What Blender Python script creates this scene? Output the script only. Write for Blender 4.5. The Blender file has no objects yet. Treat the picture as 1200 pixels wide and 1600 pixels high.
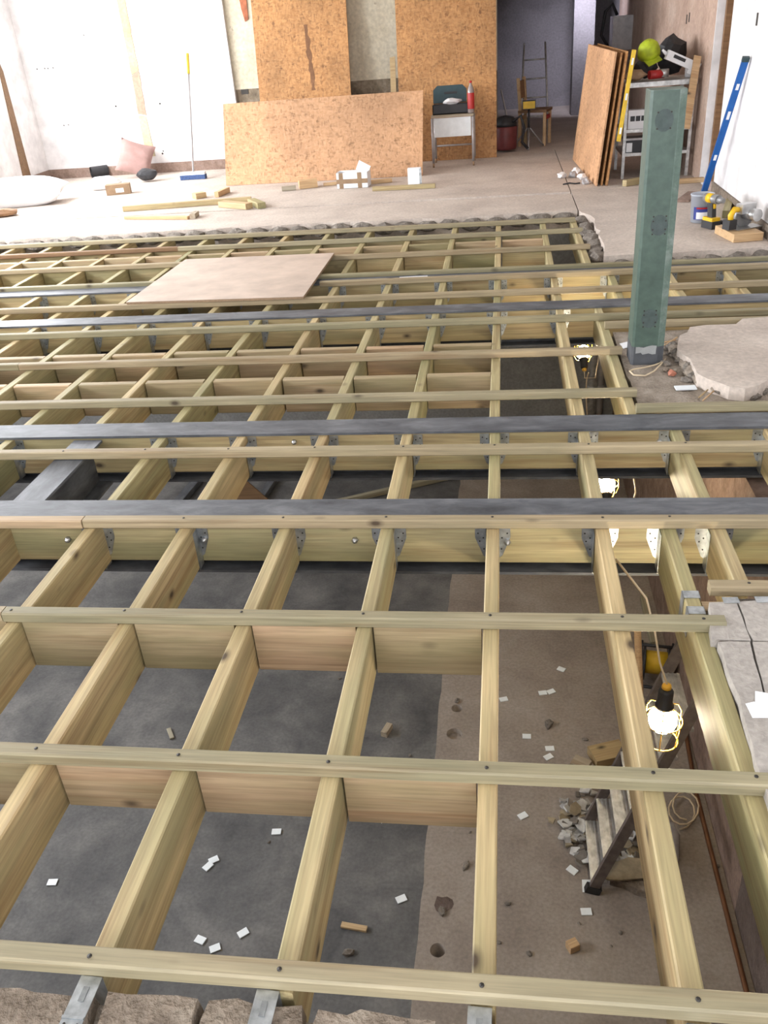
import bpy, bmesh, math, random
from mathutils import Vector, Matrix, Euler
random.seed(7)
S = bpy.context.scene
COL = S.collection
# ------------------------------------------------------------------ camera
FPX = 1331.0
CAM = Vector((0.0628, 0.0, 1.6489))
ROT = Euler((1.05393539, 0.07157485, 0.12108514), 'XYZ').to_matrix()
cd = bpy.data.cameras.new('camera'); cd.sensor_fit = 'VERTICAL'; cd.sensor_height = 36.0
cd.lens = FPX/1600*36; cd.clip_start = 0.05; cd.clip_end = 200
cam = bpy.data.objects.new('camera', cd); COL.objects.link(cam)
cam.matrix_world = Matrix.Translation(CAM) @ ROT.to_4x4()
S.camera = cam
# ------------------------------------------------------------------ light
vs = S.view_settings
vs.view_transform = 'Standard'; vs.look = 'None'; vs.gamma = 1.0; vs.use_curve_mapping = False
vs.exposure = 1.2
w = bpy.data.worlds.new('sky'); S.world = w; w.use_nodes = True
w.node_tree.nodes['Background'].inputs[0].default_value = (0.80, 0.88, 1.0, 1)
w.node_tree.nodes['Background'].inputs[1].default_value = 1.0
def area(name, loc, rot, sx, sy, power, col=(1, 1, 1), spread=180):
    l = bpy.data.lights.new(name, 'AREA'); l.shape = 'RECTANGLE'; l.size = sx; l.size_y = sy
    l.energy = power; l.color = col; l.spread = math.radians(spread)
    o = bpy.data.objects.new(name, l); COL.objects.link(o); o.location = loc; o.rotation_euler = rot
    return o
# daylight through the windows of the room
HP = math.pi/2
DAY = (0.93, 0.96, 1.0)
area('window_rear_offscreen', (-0.4, -2.62, 1.45), (HP, 0, 0), 4.4, 2.1, 80, DAY)
area('window_left_far_offscreen', (-6.72, 10.45, 1.75), (0, -HP, 0), 1.3, 2.6, 140, DAY)
area('window_left_mid_offscreen', (-6.72, 6.2, 1.75), (0, -HP, 0), 1.3, 2.6, 175, DAY)
area('window_left_near_offscreen', (-6.72, 1.6, 1.75), (0, -HP, 0), 1.3, 2.6, 125, DAY)
area('corridor_lamp_offscreen', (1.15, 15.6, 2.6), (1.0, 0, -.2), 0.3, 0.3, 8, (0.82, 0.82, 1.0), 70)

# ------------------------------------------------------------------ pixel helpers (a pixel gives a direction only)
def ray(px, py): return ROT @ Vector(((px-600)/FPX, -(py-800)/FPX, -1.0))
def pt(px, py, z=0.0):
    d = ray(px, py); return CAM + d*((z-CAM.z)/d.z)
def onY(px, py, Y):
    d = ray(px, py); return CAM + d*((Y-CAM.y)/d.y)
def onX(px, py, X):
    d = ray(px, py); return CAM + d*((X-CAM.x)/d.x)

# ------------------------------------------------------------------ materials
def newmat(name):
    m = bpy.data.materials.new(name); m.use_nodes = True
    nt = m.node_tree; b = nt.nodes['Principled BSDF']
    return m, nt, b
def N(nt, t, **kw):
    n = nt.nodes.new(t)
    for k, v in kw.items(): setattr(n, k, v)
    return n
def coords(nt, scale=(1, 1, 1), rnd=True, space='Object'):
    tc = N(nt, 'ShaderNodeTexCoord'); out = tc.outputs[space]
    if rnd:
        oi = N(nt, 'ShaderNodeObjectInfo')
        mu = N(nt, 'ShaderNodeVectorMath', operation='MULTIPLY')
        cx = N(nt, 'ShaderNodeCombineXYZ')
        for i in range(3): nt.links.new(oi.outputs['Random'], cx.inputs[i])
        nt.links.new(cx.outputs[0], mu.inputs[0]); mu.inputs[1].default_value = (57, 23, 91)
        ad = N(nt, 'ShaderNodeVectorMath', operation='ADD')
        nt.links.new(out, ad.inputs[0]); nt.links.new(mu.outputs[0], ad.inputs[1]); out = ad.outputs[0]
    mp = N(nt, 'ShaderNodeVectorMath', operation='MULTIPLY'); mp.inputs[1].default_value = scale
    nt.links.new(out, mp.inputs[0]); return mp.outputs[0]
def noise(nt, vec, scale=1.0, detail=4.0, rough=0.55, dist=0.0):
    n = N(nt, 'ShaderNodeTexNoise'); n.inputs['Scale'].default_value = scale
    n.inputs['Detail'].default_value = detail; n.inputs['Roughness'].default_value = rough
    n.inputs['Distortion'].default_value = dist
    nt.links.new(vec, n.inputs['Vector']); return n.outputs['Fac']
def ramp(nt, fac, stops, interp='LINEAR'):
    r = N(nt, 'ShaderNodeValToRGB'); cr = r.color_ramp; cr.interpolation = interp
    while len(cr.elements) < len(stops): cr.elements.new(0.5)
    for e, (p, c) in zip(cr.elements, stops):
        e.position = p; e.color = (c[0], c[1], c[2], 1) if hasattr(c, '__len__') else (c, c, c, 1)
    nt.links.new(fac, r.inputs[0]); return r.outputs['Color']
def mix(nt, fac, a, b, mode='MIX'):
    m = N(nt, 'ShaderNodeMix', data_type='RGBA', blend_type=mode)
    for s, v in ((m.inputs[0], fac), (m.inputs[6], a), (m.inputs[7], b)):
        if hasattr(v, 'links'): nt.links.new(v, s)
        elif hasattr(v, '__len__'): s.default_value = (v[0], v[1], v[2], 1)
        else: s.default_value = v
    return m.outputs[2]
def bump(nt, b, h, strength=0.3, dist=0.01):
    n = N(nt, 'ShaderNodeBump'); n.inputs['Strength'].default_value = strength; n.inputs['Distance'].default_value = dist
    nt.links.new(h, n.inputs['Height']); nt.links.new(n.outputs[0], b.inputs['Normal'])
def flat(name, c, rough=0.6, metal=0.0, var=0.12, sc=14, bmp=0.0, trans=0.0, alpha=1.0):
    m, nt, b = newmat(name); v = coords(nt)
    n = noise(nt, v, sc, 4)
    lo = tuple(x*(1-var*1.6) for x in c); hi = tuple(min(1, x*(1+var)) for x in c)
    nt.links.new(ramp(nt, n, [(0.3, lo), (0.7, hi)]), b.inputs['Base Color'])
    b.inputs['Roughness'].default_value = rough; b.inputs['Metallic'].default_value = metal
    if trans: b.inputs['Transmission Weight'].default_value = trans
    if alpha < 1: b.inputs['Alpha'].default_value = alpha
    if bmp: bump(nt, b, n, bmp)
    return m
def wood(name, c1, c2, c3, knot=(0.06, 0.04, 0.025), rough=0.62, knots=True, sat=1.0):
    # timber whose length runs along local X
    m, nt, b = newmat(name)
    g = noise(nt, coords(nt, (1.1, 46, 46)), 1, 5, 0.6, 0.25)
    col = ramp(nt, g, [(0.30, c1), (0.62, c2)])
    bl = noise(nt, coords(nt, (1.7, 9, 9)), 1, 3)
    col = mix(nt, ramp(nt, bl, [(0.40, 0.0), (0.64, 0.9)]), col, c3)
    st = noise(nt, coords(nt, (0.8, 16, 16)), 1, 4, 0.6, 0.3)
    col = mix(nt, ramp(nt, st, [(0.56, 0.0), (0.70, 0.55)]), col, tuple(x*k for x, k in zip(c1, (0.80, 0.62, 0.46))))
    fine = noise(nt, coords(nt, (5, 160, 160)), 1, 2)
    col = mix(nt, 1.0, col, ramp(nt, fine, [(0.25, 0.80), (0.6, 1.06)]), 'MULTIPLY')
    if knots:
        vo = N(nt, 'ShaderNodeTexVoronoi'); vo.inputs['Scale'].default_value = 1
        nt.links.new(coords(nt, (5.0, 9, 9)), vo.inputs['Vector'])
        k = ramp(nt, vo.outputs['Distance'], [(0.06, 1.0), (0.115, 0.5), (0.20, 0.0)])
        sp = N(nt, 'ShaderNodeSeparateColor'); nt.links.new(vo.outputs['Color'], sp.inputs[0])
        gate = ramp(nt, sp.outputs[0], [(0.60, 0.0), (0.64, 0.95)])
        kk = N(nt, 'ShaderNodeMath', operation='MULTIPLY'); nt.links.new(k, kk.inputs[0]); nt.links.new(gate, kk.inputs[1])
        col = mix(nt, kk.outputs[0], col, knot)
    oi = N(nt, 'ShaderNodeObjectInfo')
    col = mix(nt, 1.0, col, ramp(nt, oi.outputs['Random'], [(0.0, (0.80, 0.84, 0.72)), (0.35, (0.95, 0.97, 0.92)), (0.65, (1.05, 0.98, 0.90)), (1.0, (1.10, 1.06, 0.98))]), 'MULTIPLY')
    nt.links.new(col, b.inputs['Base Color']); b.inputs['Roughness'].default_value = rough
    bump(nt, b, g, 0.15, 0.004)
    return m
def mottled(name, cols, sc=3.0, rough=0.85, bmp=0.3, fine=40, bd=0.01, spots=None, rnd=False, metal=0.0):
    m, nt, b = newmat(name)
    v = coords(nt, rnd=rnd)
    n1 = noise(nt, v, sc, 7, 0.62, 0.3); n2 = noise(nt, v, fine, 4)
    k = len(cols)
    col = ramp(nt, n1, [(0.28+0.44*i/(k-1), c) for i, c in enumerate(cols)])
    col = mix(nt, 1.0, col, ramp(nt, n2, [(0.25, 0.78), (0.7, 1.1)]), 'MULTIPLY')
    if spots:
        n3 = noise(nt, v, spots[1], 5, 0.7)
        col = mix(nt, ramp(nt, n3, [(spots[2], 0.0), (spots[2]+0.08, 0.85)]), col, spots[0])
    nt.links.new(col, b.inputs['Base Color']); b.inputs['Roughness'].default_value = rough
    b.inputs['Metallic'].default_value = metal
    if bmp:
        ad = N(nt, 'ShaderNodeMath', operation='ADD'); nt.links.new(n1, ad.inputs[0]); nt.links.new(n2, ad.inputs[1])
        bump(nt, b, ad.outputs[0], bmp, bd)
    return m
def osb(name, c1, c2, c3):
    m, nt, b = newmat(name)
    v = coords(nt, (1, 1, 1)); 
    wv = N(nt, 'ShaderNodeTexNoise'); wv.inputs['Scale'].default_value = 9; nt.links.new(v, wv.inputs['Vector'])
    ad = N(nt, 'ShaderNodeVectorMath', operation='MULTIPLY_ADD'); ad.inputs[1].default_value = (0.05, 0.05, 0.05)
    nt.links.new(wv.outputs['Color'], ad.inputs[0]); nt.links.new(v, ad.inputs[2])
    def vor(sx, sz):
        s = N(nt, 'ShaderNodeVectorMath', operation='MULTIPLY'); s.inputs[1].default_value = (sx, 20, sz)
        nt.links.new(ad.outputs[0], s.inputs[0])
        vo = N(nt, 'ShaderNodeTexVoronoi'); vo.inputs['Scale'].default_value = 1; nt.links.new(s.outputs[0], vo.inputs['Vector'])
        sp = N(nt, 'ShaderNodeSeparateColor'); nt.links.new(vo.outputs['Color'], sp.inputs[0]); return sp.outputs[0]
    a, bb = vor(58, 24), vor(26, 62)
    col = mix(nt, 0.5, ramp(nt, a, [(0.0, c1), (0.75, c2), (0.97, c3)]), ramp(nt, bb, [(0.0, c1), (0.8, c2), (0.98, c3)]))
    big = noise(nt, v, 1.4, 4)
    col = mix(nt, 1.0, col, ramp(nt, big, [(0.3, 0.72), (0.65, 1.1)]), 'MULTIPLY')
    sp = noise(nt, coords(nt, (34, 14, 26)), 1, 2)
    col = mix(nt, ramp(nt, sp, [(0.68, 0.0), (0.73, 0.7)]), col, c3)
    nt.links.new(col, b.inputs['Base Color']); b.inputs['Roughness'].default_value = 0.7
    bump(nt, b, a, 0.12, 0.004)
    return m

M = {}
M['treated'] = wood('treated_softwood', (0.325, 0.24, 0.130), (0.525, 0.425, 0.245), (0.34, 0.30, 0.165))
M['batten'] = wood('treated_batten', (0.245, 0.195, 0.125), (0.375, 0.315, 0.210), (0.265, 0.23, 0.148), rough=0.6)
M['noggin'] = wood('noggin_timber', (0.34, 0.235, 0.150), (0.50, 0.37, 0.245), (0.33, 0.265, 0.155))
M['pine'] = wood('planed_pine', (0.44, 0.29, 0.16), (0.60, 0.43, 0.26), (0.50, 0.34, 0.19))
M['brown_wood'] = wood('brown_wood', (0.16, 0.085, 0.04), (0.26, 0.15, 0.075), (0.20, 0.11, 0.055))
M['grey_wood'] = wood('weathered_wood', (0.28, 0.24, 0.19), (0.42, 0.37, 0.30), (0.34, 0.30, 0.23))
M['ply'] = mottled('plywood_face', [(0.46, 0.36, 0.295), (0.53, 0.42, 0.345), (0.48, 0.375, 0.305)], 1.2, 0.6, 0.03, 5)
M['ply_edge'] = flat('plywood_edge', (0.30, 0.20, 0.12), 0.8, sc=60)
def dusty_steel(name):
    m, nt, b = newmat(name); v = coords(nt)
    n1 = noise(nt, coords(nt, (5, 14, 14)), 1, 7, 0.65, 0.4)
    dust = ramp(nt, n1, [(0.28, (0.040, 0.043, 0.050)), (0.5, (0.095, 0.100, 0.112)), (0.72, (0.175, 0.182, 0.195))])
    col = dust                                     # one dusty primer on every face
    nt.links.new(col, b.inputs['Base Color']); b.inputs['Roughness'].default_value = 0.5
    return m
M['steel'] = dusty_steel('primed_steel')
M['galv'] = flat('galvanised_steel', (0.52, 0.55, 0.57), 0.38, 0.85, 0.25, 30)
M['dark_hole'] = flat('dark_scuff', (0.05, 0.042, 0.036), 0.9)
M['screw'] = flat('screw_head', (0.05, 0.045, 0.04), 0.5, 0.6)
M['bolt'] = flat('zinc_bolt', (0.55, 0.55, 0.55), 0.3, 0.9)
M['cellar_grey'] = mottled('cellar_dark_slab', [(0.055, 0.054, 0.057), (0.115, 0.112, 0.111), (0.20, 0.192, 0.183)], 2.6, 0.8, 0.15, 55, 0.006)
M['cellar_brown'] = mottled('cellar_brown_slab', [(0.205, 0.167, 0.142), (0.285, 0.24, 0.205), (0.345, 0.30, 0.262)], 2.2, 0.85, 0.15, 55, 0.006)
M['concrete'] = mottled('old_concrete', [(0.44, 0.37, 0.32), (0.54, 0.46, 0.40), (0.62, 0.54, 0.47)], 2.0, 0.88, 0.25, 45, 0.008, spots=((0.30, 0.25, 0.21), 2.6, 0.66))
M['concrete_edge'] = mottled('broken_concrete', [(0.12, 0.10, 0.085), (0.22, 0.19, 0.16), (0.33, 0.29, 0.25)], 14, 0.95, 0.9, 70, 0.02, rnd=True)
M['soil'] = mottled('rubble_soil', [(0.20, 0.16, 0.125), (0.33, 0.275, 0.22), (0.45, 0.385, 0.32)], 9, 0.95, 0.8, 80, 0.015)
M['brick_dust'] = mottled('old_brick', [(0.15, 0.115, 0.085), (0.24, 0.19, 0.145), (0.33, 0.275, 0.215)], 16, 0.95, 0.9, 60, 0.015, rnd=True)
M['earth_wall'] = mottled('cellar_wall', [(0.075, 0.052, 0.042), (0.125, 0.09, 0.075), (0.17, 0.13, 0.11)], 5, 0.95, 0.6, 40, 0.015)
M['concrete_grey'] = mottled('grey_concrete', [(0.30, 0.27, 0.24), (0.39, 0.355, 0.32), (0.46, 0.42, 0.38)], 5.0, 0.9, 0.5, 55, 0.008, spots=((0.22, 0.19, 0.165), 4.5, 0.62))
M['pink_wall'] = mottled('cellar_pink_wall', [(0.17, 0.11, 0.085), (0.27, 0.185, 0.145), (0.34, 0.25, 0.21)], 7, 0.95, 0.4, 40, 0.01)
M['grey_wall'] = mottled('cellar_grey_wall', [(0.24, 0.24, 0.24), (0.30, 0.30, 0.30), (0.36, 0.36, 0.355)], 3, 0.9, 0.3, 40)
M['white_wall'] = mottled('white_plaster', [(0.765, 0.74, 0.735), (0.785, 0.76, 0.755), (0.80, 0.775, 0.77)], 0.8, 0.9, 0.03, 6)
M['pink_plaster'] = mottled('bare_pink_plaster', [(0.40, 0.27, 0.205), (0.53, 0.38, 0.30), (0.62, 0.49, 0.41)], 1.8, 0.9, 0.1, 30)
M['cream_plaster'] = mottled('old_cream_plaster', [(0.52, 0.46, 0.34), (0.62, 0.56, 0.43), (0.66, 0.61, 0.49)], 2.5, 0.9, 0.3, 25, spots=((0.24, 0.19, 0.13), 7, 0.66))
M['old_brick_wall'] = mottled('damp_brick', [(0.13, 0.10, 0.07), (0.23, 0.185, 0.13), (0.34, 0.29, 0.22)], 8, 0.95, 0.7, 30, 0.02)
M['grey_plaster'] = mottled('corridor_plaster', [(0.20, 0.185, 0.19), (0.26, 0.24, 0.245), (0.30, 0.28, 0.285)], 1.5, 0.9, 0.1, 30)
M['osb'] = osb('osb_orange', (0.36, 0.165, 0.055), (0.56, 0.30, 0.12), (0.20, 0.09, 0.035))
M['osb_pale'] = osb('osb_tan', (0.47, 0.255, 0.125), (0.62, 0.36, 0.20), (0.26, 0.135, 0.06))
M['ceiling'] = flat('ceiling_paint', (0.66, 0.64, 0.61), 0.95, var=0.03)
M['pole'] = flat('grey_pole', (0.42, 0.40, 0.40), 0.4, .3)
M['white_paint'] = flat('white_gloss', (0.78, 0.78, 0.77), 0.4, var=0.04)

# ------------------------------------------------------------------ mesh helpers
class MB:
    def __init__(s): s.v = []; s.f = []; s.sm = []
    def add(s, vs, fs, smooth=False, mat=None):
        o = len(s.v)
        for p in vs:
            p = Vector(p); s.v.append(mat @ p if mat else p)
        for f in fs: s.f.append([i+o for i in f]); s.sm.append(smooth)
        return s
    def box(s, c, d, rot=None, mat=None):
        x, y, z = d[0]/2, d[1]/2, d[2]/2
        vs = [Vector((sx*x, sy*y, sz*z)) for sz in (-1, 1) for sy in (-1, 1) for sx in (-1, 1)]
        if rot: R = Euler(rot).to_matrix(); vs = [R @ p for p in vs]
        vs = [p+Vector(c) for p in vs]
        return s.add(vs, [(0, 2, 3, 1), (4, 5, 7, 6), (0, 1, 5, 4), (2, 6, 7, 3), (0, 4, 6, 2), (1, 3, 7, 5)], mat=mat)
    def b2(s, lo, hi):
        return s.box([(a+b)/2 for a, b in zip(lo, hi)], [abs(b-a) for a, b in zip(lo, hi)])
    def prism(s, poly, h0, h1, axes='XY', top=None):
        # poly (a,b) list counter-clockwise, extruded along the third axis
        def mk(p, h):
            return {'XY': (p[0], p[1], h), 'XZ': (p[0], h, p[1]), 'YZ': (h, p[0], p[1])}[axes]
        n = len(poly); tp = top or poly
        vs = [mk(p, h0) for p in poly]+[mk(p, h1) for p in tp]
        fs = [tuple(range(n-1, -1, -1)), tuple(range(n, 2*n))]+[(i, (i+1) % n, n+(i+1) % n, n+i) for i in range(n)]
        return s.add(vs, fs)
    def bar(s, L, wd, h, ch=0.004, x0=None):
        # chamfered bar along X; top at z=0, centred on y
        a, b = wd/2, h
        pr = [(-a+ch, -b), (a-ch, -b), (a, -b+ch), (a, -ch), (a-ch, 0), (-a+ch, 0), (-a, -ch), (-a, -b+ch)]
        x0 = -L/2 if x0 is None else x0
        return s.prism([(p[0], p[1]) for p in pr], x0, x0+L, 'YZ')
    def cyl(s, p0, p1, r0, r1=None, n=12, cap=True):
        p0, p1 = Vector(p0), Vector(p1); r1 = r0 if r1 is None else r1
        d = (p1-p0).normalized(); u = d.orthogonal().normalized(); v = d.cross(u)
        vs = []
        for p, r in ((p0, r0), (p1, r1)):
            for i in range(n):
                t = 2*math.pi*i/n; vs.append(p+u*(r*math.cos(t))+v*(r*math.sin(t)))
        s.add(vs, [(i, (i+1) % n, n+(i+1) % n, n+i) for i in range(n)], True)
        if cap:
            o = len(s.v)-2*n
            s.f += [[o+i for i in range(n-1, -1, -1)], [o+n+i for i in range(n)]]; s.sm += [False, False]
        return s
    def tube(s, pts, r, n=8, closed=False):
        pts = [Vector(p) for p in pts]; m = len(pts); rings = []
        prev = None
        for i, p in enumerate(pts):
            a = pts[(i-1) % m] if (i or closed) else p
            b = pts[(i+1) % m] if (i < m-1 or closed) else p
            d = (b-a).normalized()
            u = d.orthogonal().normalized() if prev is None else (prev-d*prev.dot(d)).normalized()
            prev = u; v = d.cross(u)
            rings.append([p+u*(r*math.cos(2*math.pi*k/n))+v*(r*math.sin(2*math.pi*k/n)) for k in range(n)])
        vs = [q for rg in rings for q in rg]; fs = []
        for i in range(m if closed else m-1):
            j = (i+1) % m
            for k in range(n): fs.append((i*n+k, i*n+(k+1) % n, j*n+(k+1) % n, j*n+k))
        if not closed: fs += [tuple(range(n-1, -1, -1)), tuple((m-1)*n+k for k in range(n))]
        return s.add(vs, fs, True)
    def lathe(s, prof, c=(0, 0, 0), n=20, axis=None):
        # prof list of (r, h) bottom to top
        R = Vector((0, 0, 1)).rotation_difference(Vector(axis)).to_matrix() if axis else Matrix.Identity(3)
        vs = []; m = len(prof)
        for r, h in prof:
            for k in range(n):
                t = 2*math.pi*k/n; vs.append(R @ Vector((r*math.cos(t), r*math.sin(t), h))+Vector(c))
        fs = [(i*n+k, i*n+(k+1) % n, (i+1)*n+(k+1) % n, (i+1)*n+k) for i in range(m-1) for k in range(n)]
        if prof[0][0] > 1e-5: fs.append(tuple(range(n-1, -1, -1)))
        if prof[-1][0] > 1e-5: fs.append(tuple((m-1)*n+k for k in range(n)))
        return s.add(vs, fs, True)
    def mesh(s, name, mat):
        me = bpy.data.meshes.new(name); me.from_pydata([tuple(p) for p in s.v], [], s.f)
        me.polygons.foreach_set('use_smooth', s.sm); me.update()
        bm = bmesh.new(); bm.from_mesh(me)
        bmesh.ops.recalc_face_normals(bm, faces=bm.faces); bm.to_mesh(me); bm.free()
        me.materials.append(M[mat] if isinstance(mat, str) else mat)
        return me
def tag(o, label=None, cat=None, group=None, kind=None):
    if label: o['label'] = label
    if cat: o['category'] = cat
    if group: o['group'] = group
    if kind: o['kind'] = kind
    return o
def link(name, me, parent=None, loc=(0, 0, 0), rot=(0, 0, 0)):
    o = bpy.data.objects.new(name, me); COL.objects.link(o); o.location = loc; o.rotation_euler = rot
    if parent: o.parent = parent
    return o
def ob(name, mb, mat, parent=None, loc=(0, 0, 0), rot=(0, 0, 0), label=None, cat=None, group=None, kind=None):
    return tag(link(name, mb.mesh(name, mat), parent, loc, rot), label, cat, group, kind)
def empty(name, loc, rot=(0, 0, 0), label=None, cat=None, group=None):
    o = link(name, None, None, loc, rot); o.empty_display_size = 0.1
    return tag(o, label, cat, group)
def struct(name, mb, mat, label=None, cat=None, parent=None):
    o = ob(name, mb, mat, parent)
    return tag(o, label, cat if not parent else None, kind=None if parent else 'structure')
def rough_poly(pts, step=0.12, amp=0.03, closed=True, seed=0, skip=()):
    # break the edges of a polygon into jagged pieces
    r = random.Random(seed); out = []; n = len(pts)
    for i in range(n):
        a, b = Vector(pts[i]), Vector(pts[(i+1) % n]); L = (b-a).length
        out.append(tuple(a))
        if i in skip: continue
        k = max(1, int(L/step)); nr = Vector((-(b-a).y, (b-a).x)).normalized()
        for j in range(1, k):
            p = a+(b-a)*((j+r.uniform(-.3, .3))/k)+nr*r.uniform(-amp, amp); out.append(tuple(p))
    return out
def lump(rad, sq=(1, 1, 1), seed=0, sub=1, jag=0.28):
    r = random.Random(seed); bm = bmesh.new(); bmesh.ops.create_icosphere(bm, subdivisions=sub, radius=1)
    mb = MB(); bm.verts.ensure_lookup_table()
    vs = []
    for v in bm.verts:
        k = 1+r.uniform(-jag, jag); vs.append((v.co.x*k*rad*sq[0], v.co.y*k*rad*sq[1], v.co.z*k*rad*sq[2]))
    mb.add(vs, [[v.index for v in f.verts] for f in bm.faces]); bm.free(); return mb
def shard(rad, th, seed):
    r = random.Random(seed); n = r.choice((3, 4, 4, 5, 6))
    pl = [(rad*r.uniform(.6, 1.1)*math.cos(2*math.pi*(i+r.uniform(-.25, .25))/n), rad*r.uniform(.6, 1.1)*math.sin(2*math.pi*(i+r.uniform(-.25, .25))/n)) for i in range(n)]
    return MB().prism(pl, 0, th)

# ================================================================== the setting
D = -2.2          # cellar floor level
ZS = 0.05         # level of the concrete floor slabs
XL, XR, YB, YF, ZC = -6.6, 2.05, 12.75, -2.5, 2.75
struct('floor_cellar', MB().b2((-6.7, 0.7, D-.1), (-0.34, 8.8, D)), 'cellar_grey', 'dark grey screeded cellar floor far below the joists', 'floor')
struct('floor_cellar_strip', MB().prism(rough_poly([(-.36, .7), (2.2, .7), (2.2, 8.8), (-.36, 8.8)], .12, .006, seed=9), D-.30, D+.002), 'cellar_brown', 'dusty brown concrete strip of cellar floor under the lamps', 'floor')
# cellar walls
struct('wall_cellar_front', MB().b2((XL, 0.45, D), (2.2, 0.93, -0.24)), 'earth_wall', 'cellar wall below the near brick ledge', 'wall')
struct('wall_cellar_right', MB().b2((1.165, 0.45, D), (1.5, 2.79, -0.27)), 'earth_wall', 'brown earthy cellar wall below the cracked slab', 'wall')
struct('wall_cellar_pier', MB().b2((1.165, 2.791, D), (1.5, 8.9, -0.27)), 'pink_wall', 'pinkish brown cellar wall on the doorway side', 'wall')
struct('wall_cellar_back', MB().b2((XL, 8.46, D), (2.2, 8.9, -0.101)).b2((XL, 8.28, D), (1.16, 8.46, D+.42)).b2((XL, 8.1, D), (1.16, 8.28, D+.2)), 'grey_wall', 'grey stepped cellar wall below the far slab', 'wall')
struct('wall_cellar_left', MB().b2((XL-.1, 0.45, D), (XL, 8.9, -.2)), 'earth_wall', 'dark cellar wall on the window side', 'wall')
struct('wall_cellar_light_block', MB().b2((2.1, 0.93, D), (2.2, 8.9, -.19)), 'earth_wall', 'unseen outer cellar wall added to keep sky light out', 'wall')  # unseen wall, added to stop sky light entering the cellar
# far slab: front strip and main slab with an open joint between them
front = [(-6.58, 8.36), (-3.3, 8.40), (-1.8, 8.42), (-0.3, 8.38), (0.74, 8.40), (0.74, 9.28), (-6.58, 9.38)]
struct('floor_slab_strip', MB().prism(rough_poly(front, .13, .022, seed=3, skip=(4, 5, 6)), ZS-.15, ZS), 'concrete', 'pale concrete floor strip with a broken edge beyond the last batten', 'floor')
fs = MB().b2((XL, 9.39, ZS-.15), (0.74, 12.75, ZS))
fs.b2((0.75, 9.5, ZS-.15), (XR, 12.75, ZS)).b2((-1.0, 12.75, ZS-.15), (XR, 19, ZS))
struct('floor_slab', fs, 'concrete', 'dusty pale concrete floor running to the far wall', 'floor')
side = [(0.80, 6.62), (1.3, 6.64), (2.04, 6.70), (2.04, 9.49), (0.75, 9.49), (0.75, 8.42), (0.86, 8.0), (0.84, 7.2)]
struct('floor_slab_side', MB().prism(rough_poly(side, .12, .02, seed=5, skip=(2, 3, 4)), ZS-.16, ZS), 'concrete', 'pale concrete slab carrying the drill and bucket', 'floor')
# broken lumps under the slab edges
def edge_lumps(parent_name, pa, pb, n, z, seed, label=None):
    r = random.Random(seed); par = bpy.data.objects[parent_name]; a, b = Vector(pa), Vector(pb)
    for i in range(n):
        p = a+(b-a)*((i+.5)/n); L = (b-a).length/n
        mb = lump(1, (L*.52, .075, .055), seed*100+i, 2, .16)
        ob('concrete_lump', mb, 'concrete_edge', par, (p.x+r.uniform(-.01, .01), p.y+r.uniform(-.02, .015), z+r.uniform(-.012, .008)), (r.uniform(-.2, .2), r.uniform(-.1, .1), math.atan2((b-a).y, (b-a).x)+r.uniform(-.1, .1)))
edge_lumps('floor_slab_strip', (-5.6, 8.37), (0.72, 8.38), 30, ZS-.062, 1)
edge_lumps('floor_slab_side', (0.84, 6.64), (2.02, 6.71), 7, ZS-.075, 2)
edge_lumps('floor_slab_side', (0.80, 6.8), (0.76, 8.35), 8, ZS-.075, 3)
# walls
wl = MB()
wins = [(0.3, 2.9), (4.9, 7.5), (9.15, 11.75)]
ys = [YF]+[y for p in wins for y in p]+[YB+.1]
for i in range(0, len(ys), 2): wl.b2((XL-.25, ys[i], -.2), (XL, ys[i+1], ZC))
for a, b in wins: wl.b2((XL-.25, a, -.2), (XL, b, 1.1)).b2((XL-.25, a, 2.4), (XL, b, ZC))
struct('wall_left', wl, 'white_wall', 'white plastered wall with window openings', 'wall')
for i, (a, b) in enumerate(wins):
    f = MB().b2((XL-.20, a, 1.1), (XL-.13, a+.06, 2.4)).b2((XL-.20, b-.06, 1.1), (XL-.13, b, 2.4)).b2((XL-.20, a, 1.1), (XL-.13, b, 1.16)).b2((XL-.20, a, 2.34), (XL-.13, b, 2.4)).b2((XL-.2, (a+b)/2-.03, 1.1), (XL-.13, (a+b)/2+.03, 2.4))
    struct('window_%d' % (i+1), f, 'white_paint', 'white window frame in the wall, %s from the back corner' % ('third', 'second', 'first')[i], 'window')
bw = MB().b2((XL, YB, -.2), (-3.62, YB+.2, ZC))
struct('wall_back_white', bw, 'white_wall', 'white plasterboard wall behind the broom', 'wall')
struct('wall_back', MB().b2((-3.62, YB+.06, 1.05), (-0.02, YB+.2, ZC)), 'cream_plaster', 'old cream plaster wall behind the chipboard sheets', 'wall')
struct('wall_back_lower', MB().b2((-3.62, YB+.07, -.1), (-0.02, YB+.2, 1.05)), 'old_brick_wall', 'damp bare masonry below the cream plaster', 'wall')
rw = MB().b2((XR, -2.5, -.2), (XR+.25, 8.95, ZC)).b2((XR, 8.95, 2.2), (XR+.25, 9.62, ZC))
struct('wall_right', rw, 'white_wall', 'white wall beside the blue spirit level', 'wall')
struct('wall_right_plaster', MB().b2((XR, 9.62, -.1), (XR+.3, 17.5, ZC)), 'pink_plaster', 'bare pinkish plaster wall behind the workbench', 'wall')
struct('wall_right_return', MB().b2((XR+.002, 9.60, -.1), (XR+.075, 9.619, ZC)), 'white_wall', 'white doorway reveal at the end of the pink plaster', 'wall')
struct('trim_1', MB().b2((XR+.076, 9.55, ZS), (XR+.34, 9.615, 2.2)).b2((XR+.30, 8.96, ZS), (XR+.34, 9.55, 2.2)), 'brown_wood', 'dark brown timber door lining beside the blue level', 'door frame')
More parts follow.
